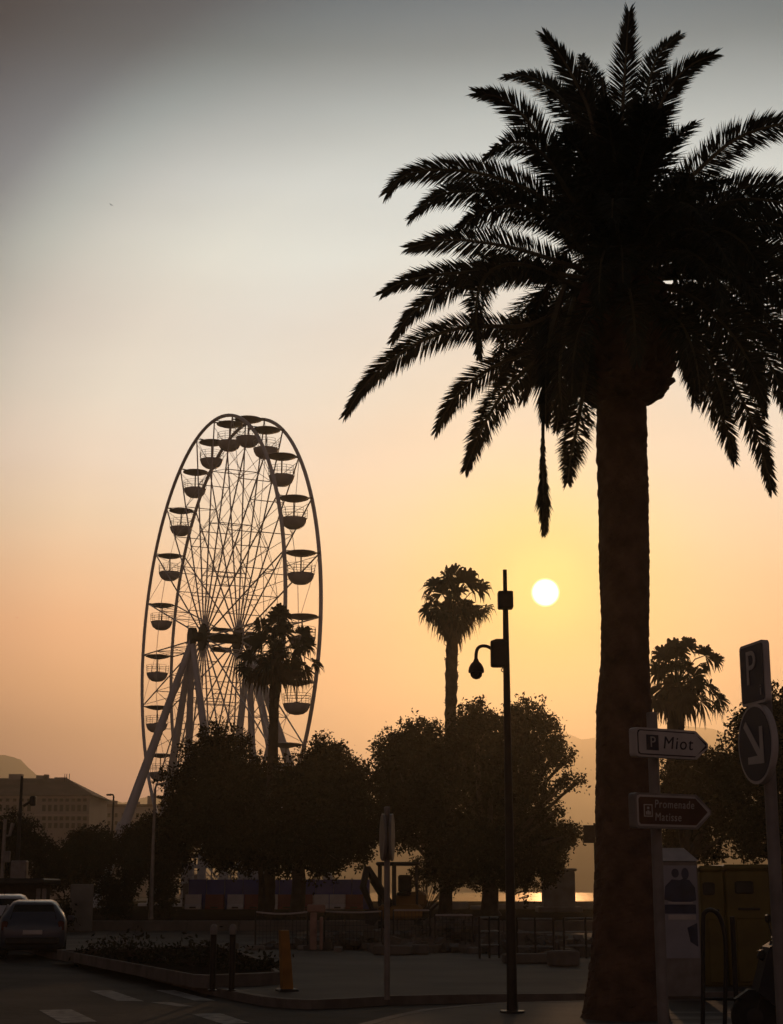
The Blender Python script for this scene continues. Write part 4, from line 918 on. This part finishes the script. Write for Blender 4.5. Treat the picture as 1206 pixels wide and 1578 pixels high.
for a, b, c_, d in ((-.055, -.06, .055, -.050), (-.055, .050, .055, .06), (-.055, -.050, -.045, .050), (.045, -.050, .055, .050), (-.012, -.04, .012, .0), (-.03, -.04, -.016, -.008), (.016, -.04, .03, -.008), (-.014, .012, .014, .036)):
    m.prism([mt @ Vector((x0 + p_, q_, .008)) for p_, q_ in ((a, b), (c_, b), (c_, d), (a, d))], out * .003)
m.build('pictogram', M_letter, po)
text('Promenade', .112, mt @ Matrix.Translation((-W_ / 2 + .235, .062, .0085)), 'lettering', M_letter, po, shear=.12, sx=.88)
text('Matisse', .112, mt @ Matrix.Translation((-W_ / 2 + .235, -.062, .0085)), 'lettering', M_letter, po, shear=.12, sx=.88)

# ------------------------------------------------------------------ parking sign with round arrow plate
YK = 13.0; pk = P(1180, 1400, YK)
root = thing('parking_sign', (pk.x, YK, .096), 'blue square parking sign above a round blue arrow sign on one pole', 'road sign')
pcx = P(1161, 1090, YK).x + .106; m = MB(); m.tube([(pcx, YK + .024, .096), (pcx, YK + .024, P(1160, 1000, YK).z)], .052, 14); m.build('pole', M_signback, root, smooth=True)
yaw2 = R(-78)
def rr_poly(w_, h_, r_, n_=5):
    pts = []
    for cx, cy, a0 in ((w_ - r_, h_ - r_, 0), (-w_ + r_, h_ - r_, 90), (-w_ + r_, -h_ + r_, 180), (w_ - r_, -h_ + r_, 270)):
        for j in range(n_): a = R(a0 + 90 * j / (n_ - 1)); pts.append((cx + r_ * math.cos(a), cy + r_ * math.sin(a)))
    return pts
c = P(1159, 1038, YK); mt = basis(Vector((c.x, YK, c.z)), yaw2); out = mt.to_3x3() @ Vector((0, 0, 1)); hs_ = .253
m = MB(); m.prism([mt @ Vector((a, b, -.05)) for a, b in rr_poly(hs_ * .93, hs_, .04)], out * .05); po = m.build('parking_plate', M_signwhite, root)
m = MB(); m.prism([mt @ Vector((a, b, 0)) for a, b in rr_poly(hs_ * .93 - .022, hs_ - .022, .03)], out * .004); m.build('sign_face', M_signblue, po)
text('P', .40, mt @ Matrix.Translation((-.02, .035, .006)), 'lettering', M_letter, po, align='CENTER')
text('i', .13, mt @ Matrix.Translation((.15, -.15, .006)), 'small_mark', M_letter, po, align='CENTER')
c = P(1163, 1146, YK); mt = basis(Vector((c.x, YK, c.z)), yaw2); rr = .325; out = mt.to_3x3() @ Vector((0, 0, 1))
disc_ = lambda r_, z: [mt @ Vector((r_ * math.cos(a), r_ * math.sin(a), z)) for a in np.linspace(0, 2 * math.pi, 49)[:-1]]
m = MB(); m.prism(disc_(rr, -.05), out * .05); po = m.build('arrow_plate', M_signwhite, root)
m = MB(); m.prism(disc_(rr - .025, 0), out * .004); m.build('sign_face', M_signblue, po)
ar = MB(); dd = Vector((1, -1)).normalized(); nn_ = Vector((1, 1)).normalized()
def a2(t_, n_): q_ = dd * t_ + nn_ * n_; return mt @ Vector((q_.x, q_.y, .005))
ar.prism([a2(-.24, -.032), a2(.17, -.032), a2(.17, .032), a2(-.24, .032)], out * .004)
ar.prism([a2(.235, 0), a2(.19, .045), a2(.02, .205), a2(-.02, .165), a2(.14, .0)], out * .0035); ar.prism([a2(.235, 0), a2(.14, 0), a2(-.02, -.165), a2(.02, -.205), a2(.19, -.045)], out * .003); ar.build('arrow', M_letter, po)

# ------------------------------------------------------------------ pedestrian rails, site fence, rubble, excavator
def rail(u0, u1, Y0, Y1, vt, lab, nrails=3, group='steel pedestrian rails'):
    a, b = P(u0, vt, Y0), P(u1, vt, Y1); a0, b0 = Vector((a.x, a.y, KZ)), Vector((b.x, b.y, KZ)); hgt = a.z - KZ
    root = thing('pedestrian_rail', (a0 + b0) / 2, lab, 'railing', group)
    for p_ in (a0, b0, (a0 + b0) / 2):
        m = MB(); m.tube([p_, p_ + Vector((0, 0, hgt + .02))], .026, 8); m.build('post', M_dark, root)
    for j in range(nrails):
        z_ = hgt * (1 - j * .34); m = MB(); m.tube([a0 + Vector((0, 0, z_)), b0 + Vector((0, 0, z_))], .020, 8); m.build('rail', M_steel, root)
rail(738, 768, 37, 37.3, 1414, 'three bar steel rail left of the camera pole')
rail(796, 852, 36.5, 36.2, 1415.5, 'three bar steel rail right of the camera pole')
rail(868, 935, 37, 37.2, 1415, 'three bar steel rail running behind the big palm trunk')
def mesh_fence(u0, u1, Y, vt, lab, sag=.0):
    a, b = P(u0, vt, Y), P(u1, vt, Y); a0, b0 = Vector((a.x, Y, KZ)), Vector((b.x, Y, KZ)); hgt = a.z - KZ
    root = thing('site_fence', (a0 + b0) / 2, lab, 'fence', 'temporary fence panels around the digging')
    for p_ in (a0, b0):
        m = MB(); m.tube([p_, p_ + Vector((0, 0, hgt + .03))], .022, 6); m.build('post', M_dark, root)
        m = MB(); m.rbox(p_ + Vector((0, 0, .06)), (.5, .22, .12), b=.03); m.build('foot', M_conc, root)
    m = MB(); m.tube([a0.lerp(b0, i / 8) + Vector((0, 0, hgt - sag * math.sin(math.pi * i / 8))) for i in range(9)], .022, 6); m.build('top_rail', M_bwhite, root)
    m = MB(); n_ = max(8, int((b0 - a0).length / .09))
    for i in range(1, n_): q_ = a0.lerp(b0, i / n_); m.tube([q_ + Vector((0, 0, .12)), q_ + Vector((0, 0, hgt - sag * math.sin(math.pi * i / n_)))], .006, 3, cap=False)
    for i in range(1, 6): m.tube([a0 + Vector((0, .01, hgt * i / 6.3)), b0 + Vector((0, .01, hgt * i / 6.3))], .006, 3, cap=False)
    m.build('wire_mesh', M_dark, root)
mesh_fence(394, 474, 42, 1405, 'wire fence panel left of the upright pink plastic barrier', .05)
mesh_fence(500, 588, 42, 1404, 'wire fence panel between the pink plastic barrier and the grey sign pole', .03)
mesh_fence(606, 662, 42.5, 1402.5, 'wire fence panel in front of the excavator')
mesh_fence(670, 728, 41.5, 1410, 'wire fence panel right of the excavator before the thin trunk')
c = P(487, 1430, 41.5); zt = P(487, 1392, 41.5).z; root = thing('upright_barrier', (c.x, 41.5, KZ), 'faded pink plastic barrier leaning upright in the fence gap', 'barrier')
m = MB(); m.rbox((c.x - .07, 41.5, (zt + KZ) / 2 - .1), (.17, .14, zt - KZ - .25), b=.02); m.rbox((c.x + .13, 41.52, (zt + KZ) / 2 - .15), (.08, .12, zt - KZ - .35), b=.02); m.build('leg', M_pink, root)
m = MB(); m.rbox((c.x, 41.5, zt - .12), (.46, .16, .2), b=.03); m.build('crossbar', M_pink, root)

def chunk(mb, c, s_, rg):
    pts = [Vector((x, y, z)) * s_ * rg.uniform(.6, 1.1) for x in (-.5, .5) for y in (-.5, .5) for z in (-.35, .35)]
    rt = Matrix.Rotation(rg.uniform(0, 6.28), 3, 'Z') @ Matrix.Rotation(rg.uniform(-.5, .5), 3, 'X')
    mb.add([c + rt @ p_ for p_ in pts], [(0, 1, 3, 2), (4, 6, 7, 5), (0, 4, 5, 1), (2, 3, 7, 6), (0, 2, 6, 4), (1, 5, 7, 3)])
rg = random.Random(8); m = MB()
for cx_, cy_, n_, sp_, hh in ((560, 42.8, 240, 2.6, .35), (700, 43.5, 300, 1.6, .75), (650, 41, 140, 1.6, .22), (820, 40.5, 200, 1.9, .4), (900, 39, 130, 1.4, .3), (500, 43, 90, 1.2, .25)):
    c = P(cx_, 1450, cy_)
    for i in range(n_):
        dx, dy = rg.gauss(0, .45) * sp_, rg.gauss(0, .3) * 1.3; z_ = max(0, hh * (1 - (dx / sp_) ** 2) - .3 * abs(dy)) * rg.uniform(.2, 1.1); chunk(m, Vector((c.x + dx, cy_ + dy, KZ + .05 + z_)), rg.choice([.1, .15, .22, .32]), rg)
tag(m.build('rubble', M_stone), 'heaps of broken paving and stones behind the site fence', 'rubble', kind='stuff')
for i, (u, v, s_, lab) in enumerate([(605, 1471, (.9, .4, .22), 'dark flat kerb stone lying right of the grey sign pole'), (645, 1470, (.5, .35, .22), 'short pale kerb stone lying left of the wire fence foot'), (815, 1484, (1.1, .4, .2), 'long dark kerb stone lying under the rail right of the camera pole'), (868, 1488, (.55, .45, .3), 'pale stone block at the foot of the steel rail')]):
    p = G(u, v, KZ); m = MB(); m.rbox(p + Vector((0, 0, s_[2] / 2)), s_, Matrix.Rotation(R(10 * i - 12), 3, 'Z'), b=.03); tag(m.build('kerb_stone', M_kerb if i in (1, 3) else M_stone, loc=p), lab, 'stone', 'loose stones by the digging')

YX = 57.0
X_ = lambda u: P(u, 1380, YX).x
Z_ = lambda v: P(600, v, YX).z
root = thing('mini_excavator', (X_(612), YX, KZ), 'small excavator with an open cab and folded digging arm behind the fence', 'excavator')
m = MB(); m.rbox((X_(617), YX + .2, .75 + KZ), (1.5, 1.7, .5), b=.1); m.rbox((X_(634), YX + .9, 1.15 + KZ), (1.1, .7, .55), b=.12); m.build('body', M_cab, root)
m = MB()
for s_ in (-.62, .62):
    pr_ = [(-.85, 0.02), (.85, .02), (1.02, .14), (1.05, .28), (.9, .44), (-.9, .44), (-1.05, .28), (-1.02, .14)]
    m.prism([Vector((X_(617) + s_ - .15, YX + .1 + a, KZ + b)) for a, b in pr_], (.3, 0, 0))
m.build('tracks', M_rubber, root)
m = MB()
for u, dy in ((584, -.5), (607, -.55), (642, -.5), (586, .7), (642, .7)): m.box((X_(u), YX + dy, (Z_(1334) + 1.0) / 2 + KZ / 2), (.09 if u != 607 else .15, .09, Z_(1334) - 1.0))
m.build('cab_frame', M_dark, root)
m = MB(); m.rbox((X_(613), YX + .1, Z_(1331)), (X_(647) - X_(579), 1.6, .12), b=.04); m.build('cab_roof', M_dark, root)
m = MB(); m.rbox((X_(622), YX + .4, 1.35 + KZ), (.5, .5, .12), b=.04); m.rbox((X_(624), YX + .65, 1.7 + KZ), (.48, .12, .6), b=.05); m.build('seat', M_dark, root)
m = MB(); m.tube([(X_(600), YX - .6, 1.1), (X_(582), YX - 1.0, 1.75), (X_(566), YX - 1.2, 2.35)], [.16, .15, .12], 8); m.tube([(X_(566), YX - 1.2, 2.38), (X_(560), YX - 1.3, 1.7), (X_(574), YX - 1.25, .95)], [.11, .12, .09], 8); m.tube([(X_(592), YX - .7, 1.2), (X_(572), YX - 1.1, 1.9)], .06, 6); m.build('arm', M_dark, root)
m = MB(); bx0 = X_(574); m.prism([Vector((bx0 - .25, YX - 1.5, a)) + Vector((b, 0, 0)) for b, a in ((0, .95), (.42, 1.0), (.5, .7), (.30, .42), (.02, .5))], (0, .5, 0)); m.build('bucket', M_dark, root)
# seated worker is not shown in the photograph: none built

# ------------------------------------------------------------------ right side: advertising cabinet, recycling containers, hoop rail, scooter
YQ = 24.0
xa, xb = P(1016, 1400, YQ).x, P(1077, 1400, YQ).x; cxq = (xa + xb) / 2; zt = P(1050, 1327, YQ).z
root = thing('poster_cabinet', (cxq, YQ, KZ), 'pale street cabinet with a sloped top and a poster of two figures', 'cabinet')
m = MB(); m.rbox((cxq, YQ + .28, (zt + KZ) / 2), (xb - xa, .56, zt - KZ), b=.015); m.build('cabinet_body', M_signback, root)
m = MB(); zr = P(1050, 1311, YQ).z; wq = (xb - xa) / 2 + .02; m.add([(cxq - wq, YQ - .03, zt + .003), (cxq + wq, YQ - .03, zt + .003), (cxq + wq, YQ + .6, zt + .003), (cxq - wq, YQ + .6, zt + .003), (cxq - wq + .12, YQ + .3, zr + .05), (cxq + wq - .16, YQ + .3, zr + .05)], [(0, 1, 5, 4), (1, 2, 5), (2, 3, 4, 5), (3, 0, 4), (3, 2, 1, 0)]); m.build('top', M_signwhite, root)
m = MB(); m.box((cxq, YQ - .006, zt - .72), ((xb - xa) * .93, .012, 1.32)); po = m.build('poster', M_poster, root)
ink = MB(); yk = YQ - .016
def blob(cx, cz, rx, rz, n_=20): ink.prism([Vector((cxq + cx + rx * math.cos(a), yk, zt + cz + rz * math.sin(a))) for a in np.linspace(0, 2 * math.pi, n_ + 1)[:-1]], (0, .004, 0))
blob(-.045, -.17, .055, .065); blob(.10, -.18, .055, .085)
ink.prism([Vector((cxq + a, yk - .0008, zt + b)) for a, b in ((-.22, -.55), (-.20, -.36), (-.10, -.26), (.02, -.27), (.07, -.25), (.16, -.27), (.24, -.38), (.25, -.56), (.10, -.60), (-.1, -.58))], (0, .004, 0))
ink.prism([Vector((cxq + a, yk - .0016, zt + b)) for a, b in ((-.24, -.62), (.24, -.62), (.24, -.75), (-.24, -.75))], (0, .004, 0))
ink.prism([Vector((cxq + a, yk - .0024, zt + b)) for a, b in ((.10, -.95), (.25, -.88), (.25, -1.22), (.14, -1.15))], (0, .004, 0))
ink.build('print', M_posterink, po)
m = MB(); m.box((cxq + .03, YQ - .02, zt - .80), (.40, .01, .07)); m.box((cxq + .02, YQ - .021, zt - .595), (.36, .008, .025)); m.build('print_strip', M_signwhite, po)
YV = 26.5
for i, (u0, u1, lab) in enumerate([(1080, 1117, 'narrow yellow green recycling container beside the poster cabinet'), (1118.5, 1188, 'wide yellow green recycling container with a dark slot, behind the sign pole'), (1190, 1262, 'yellow green recycling container cut off by the picture edge')]):
    x0, x1 = P(u0, 1400, YV).x, P(u1, 1400, YV).x; zt = P(1100, 1340 if i else 1342, YV).z; cx_ = (x0 + x1) / 2
    root = thing('recycling_container', (cx_, YV, KZ), lab, 'container', 'yellow recycling containers')
    m = MB(); m.rbox((cx_, YV + .6, (zt + KZ) / 2), (x1 - x0, 1.2, zt - KZ), b=.03); m.build('shell', M_recy, root)
    m = MB(); m.rbox((cx_, YV + .6, zt + .04), (x1 - x0 + .04, 1.26, .09), b=.03); m.build('lid', M_recy, root)
    m = MB(); m.rbox((cx_ - .06, YV - .012, zt - .28), (min(.3, (x1 - x0) * .5), .06, .2), b=.02); m.build('slot', M_dark, root)
    m = MB(); m.rbox((cx_ + .04, YV - .012, (zt + KZ) / 2 - .35), ((x1 - x0) * .72, .04, 1.0), b=.02); m.build('door', M_recy, root)
    m = MB(); m.rbox((cx_, YV - .014, zt - .62), ((x1 - x0) * .5, .03, .04), b=.01); m.build('handle', M_dark, root)
YH = 18.5
root = thing('hoop_rail', (P(1106, 1450, YH).x, YH, .096), 'dark tubular hoop rail in front of the poster cabinet and containers', 'railing')
m = MB(); hp = [P(1083, 1610, YH)] + [P(u, v, YH) for u, v in ((1083, 1500), (1083, 1420), (1086, 1406), (1096, 1402), (1108, 1412), (1116, 1440), (1118, 1480), (1117, 1610))]
hp[0].z = .096; hp[-1].z = .096; m.tube(spline(hp, 40), .025, 10); m.build('hoop', M_dark, root, smooth=True)
m = MB(); xh = P(1131, 1480, YH).x; m.tube([(xh, YH, .096), (xh, YH, P(1131, 1412, YH).z)], .028, 10); m.build('post', M_dark, root, smooth=True)
m = MB(); m.tube([(hp[0].x, YH, .45), (xh, YH, .45)], .018, 8); m.build('crossbar', M_dark, root)
# scooter pointing left, mostly out of frame
YM = 17.5; xm = P(1158, 1500, YM).x
root = thing('motor_scooter', (xm + .6, YM, .096), 'dark motor scooter at the lower edge beside the parking sign pole', 'scooter')
B0 = Vector((xm, YM, .096))
def wheel_(x):
    m = MB(); m.lathe(B0 + Vector((x, 0, .24)), [(.13, -.05), (.22, -.06), (.24, -.03), (.24, .03), (.22, .06), (.13, .05)], 22, Matrix.Rotation(R(90), 3, 'X')); wo = m.build('wheel', M_rubber, root)
    m = MB(); m.lathe(B0 + Vector((x, 0, .24)), [(.03, -.06), (.12, -.045), (.12, .045), (.03, .06)], 16, Matrix.Rotation(R(90), 3, 'X')); m.build('rim', M_dark, wo)
wheel_(0); wheel_(1.28)
m = MB(); m.tube([B0 + Vector((0, 0, .24)), B0 + Vector((.14, 0, .62)), B0 + Vector((.27, 0, 1.0))], [.05, .07, .06], 8); m.build('fork', M_dark, root)
m = MB(); m.prism([B0 + Vector((a, -.17, b)) for a, b in ((.02, .50), (.16, .95), (.28, 1.02), (.36, .9), (.34, .42), (.55, .34), (.8, .34), (.86, .62), (1.55, .66), (1.6, .55), (1.3, .42), (.95, .30), (.85, .22), (.36, .22))], (0, .34, 0)); m.build('bodywork', M_scoot, root)
m = MB(); m.rbox(B0 + Vector((1.18, 0, .72)), (.78, .28, .13), b=.05); m.build('seat', M_rubber, root)
m = MB(); m.tube([B0 + Vector((.32, -.34, 1.05)), B0 + Vector((.27, -.12, 1.03)), B0 + Vector((.27, .12, 1.03)), B0 + Vector((.32, .34, 1.05))], .018, 8); ho = m.build('handlebar', M_dark, root)
for s_ in (-1, 1):
    m = MB(); m.tube([B0 + Vector((.29, s_ * .22, 1.04)), B0 + Vector((.27, s_ * .28, 1.2))], .008, 5); m.rbox(B0 + Vector((.27, s_ * .30, 1.24)), (.04, .14, .09), b=.015); m.build('mirror', M_black, ho)
m = MB(); m.rbox(B0 + Vector((.12, 0, .86)), (.10, .16, .12), Matrix.Rotation(R(-20), 3, 'Y'), b=.04); m.build('headlight', M_dark, root)
m = MB(); m.prism([B0 + Vector((a, -.06, b)) for a, b in ((-.20, .42), (-.05, .52), (.14, .50), (.05, .44))], (0, .12, 0)); m.build('mudguard', M_scoot, root)
# back of a small road sign beside the palm trunk
Ys = 48; c = P(907, 1285, Ys); root = thing('small_sign', (c.x, Ys, KZ), 'small dark square sign on a thin pole just left of the big palm trunk', 'road sign')
m = MB(); m.tube([(c.x + .17, Ys + .03, KZ), (c.x + .17, Ys + .03, P(907, 1268, Ys).z)], .03, 8); m.build('pole', M_dark, root); m = MB(); m.rbox((c.x, Ys, c.z), (.32, .03, .52), b=.01); m.build('plate', M_dark, root)

# ------------------------------------------------------------------ birds
def bird(u, v, Y, span, lab, bank):
    c = P(u, v, Y); root = thing('flying_bird', c, lab, 'bird', 'birds in the evening sky')
    m = MB(); rt = Matrix.Rotation(R(bank), 3, 'Y') @ Matrix.Rotation(R(35), 3, 'Z')
    m.tube([c + rt @ Vector(p_) for p_ in ((0, -.5 * span * .5, 0), (0, -.3 * span * .5, .01), (0, 0, 0), (0, .3 * span * .5, 0), (0, .55 * span * .5, .01))], [.01, .05 * span, .08 * span, .05 * span, .012], 8)
    for s_ in (-1, 1):
        w_ = [(0, -.10, 0), (s_ * .25, -.16, .10), (s_ * .5, 0.02, .04), (s_ * .27, .02, .10), (0, .10, 0)]
        m.add([c + rt @ (Vector(p_) * span) for p_ in w_] + [c + rt @ (Vector(p_) * span + Vector((0, 0, -.012))) for p_ in w_], [(0, 1, 3, 4), (1, 2, 3), (9, 8, 6, 5), (8, 7, 6), (0, 5, 6, 1), (1, 6, 7, 2), (2, 7, 8, 3), (3, 8, 9, 4)])
    m.build('body', M_bird, root, smooth=True)
bird(171, 316, 120, .38, 'small dark bird high in the grey part of the sky', 25)
bird(27, 952, 200, .35, 'tiny faint bird low in the sky at the picture edge left of the wheel', 15)

# ------------------------------------------------------------------ evening haze
HZ = 5.6e-4
m = MB(); m.box((0, 1810, 172.5), (4900, 3760, 355))   # bottom -5, top 350
hz = m.build('haze', None); tag(hz, 'warm evening haze over the bay', 'haze', kind='stuff')
hmat = bpy.data.materials.new('haze_air'); hmat.use_nodes = True; t = hmat.node_tree; t.nodes.clear()
pv = t.nodes.new('ShaderNodeVolumePrincipled'); pv.inputs['Color'].default_value = (.95, .83, .58, 1); pv.inputs['Density'].default_value = HZ; pv.inputs['Anisotropy'].default_value = .8
mo = t.nodes.new('ShaderNodeOutputMaterial'); t.links.new(pv.outputs[0], mo.inputs['Volume']); hz.data.materials.append(hmat)
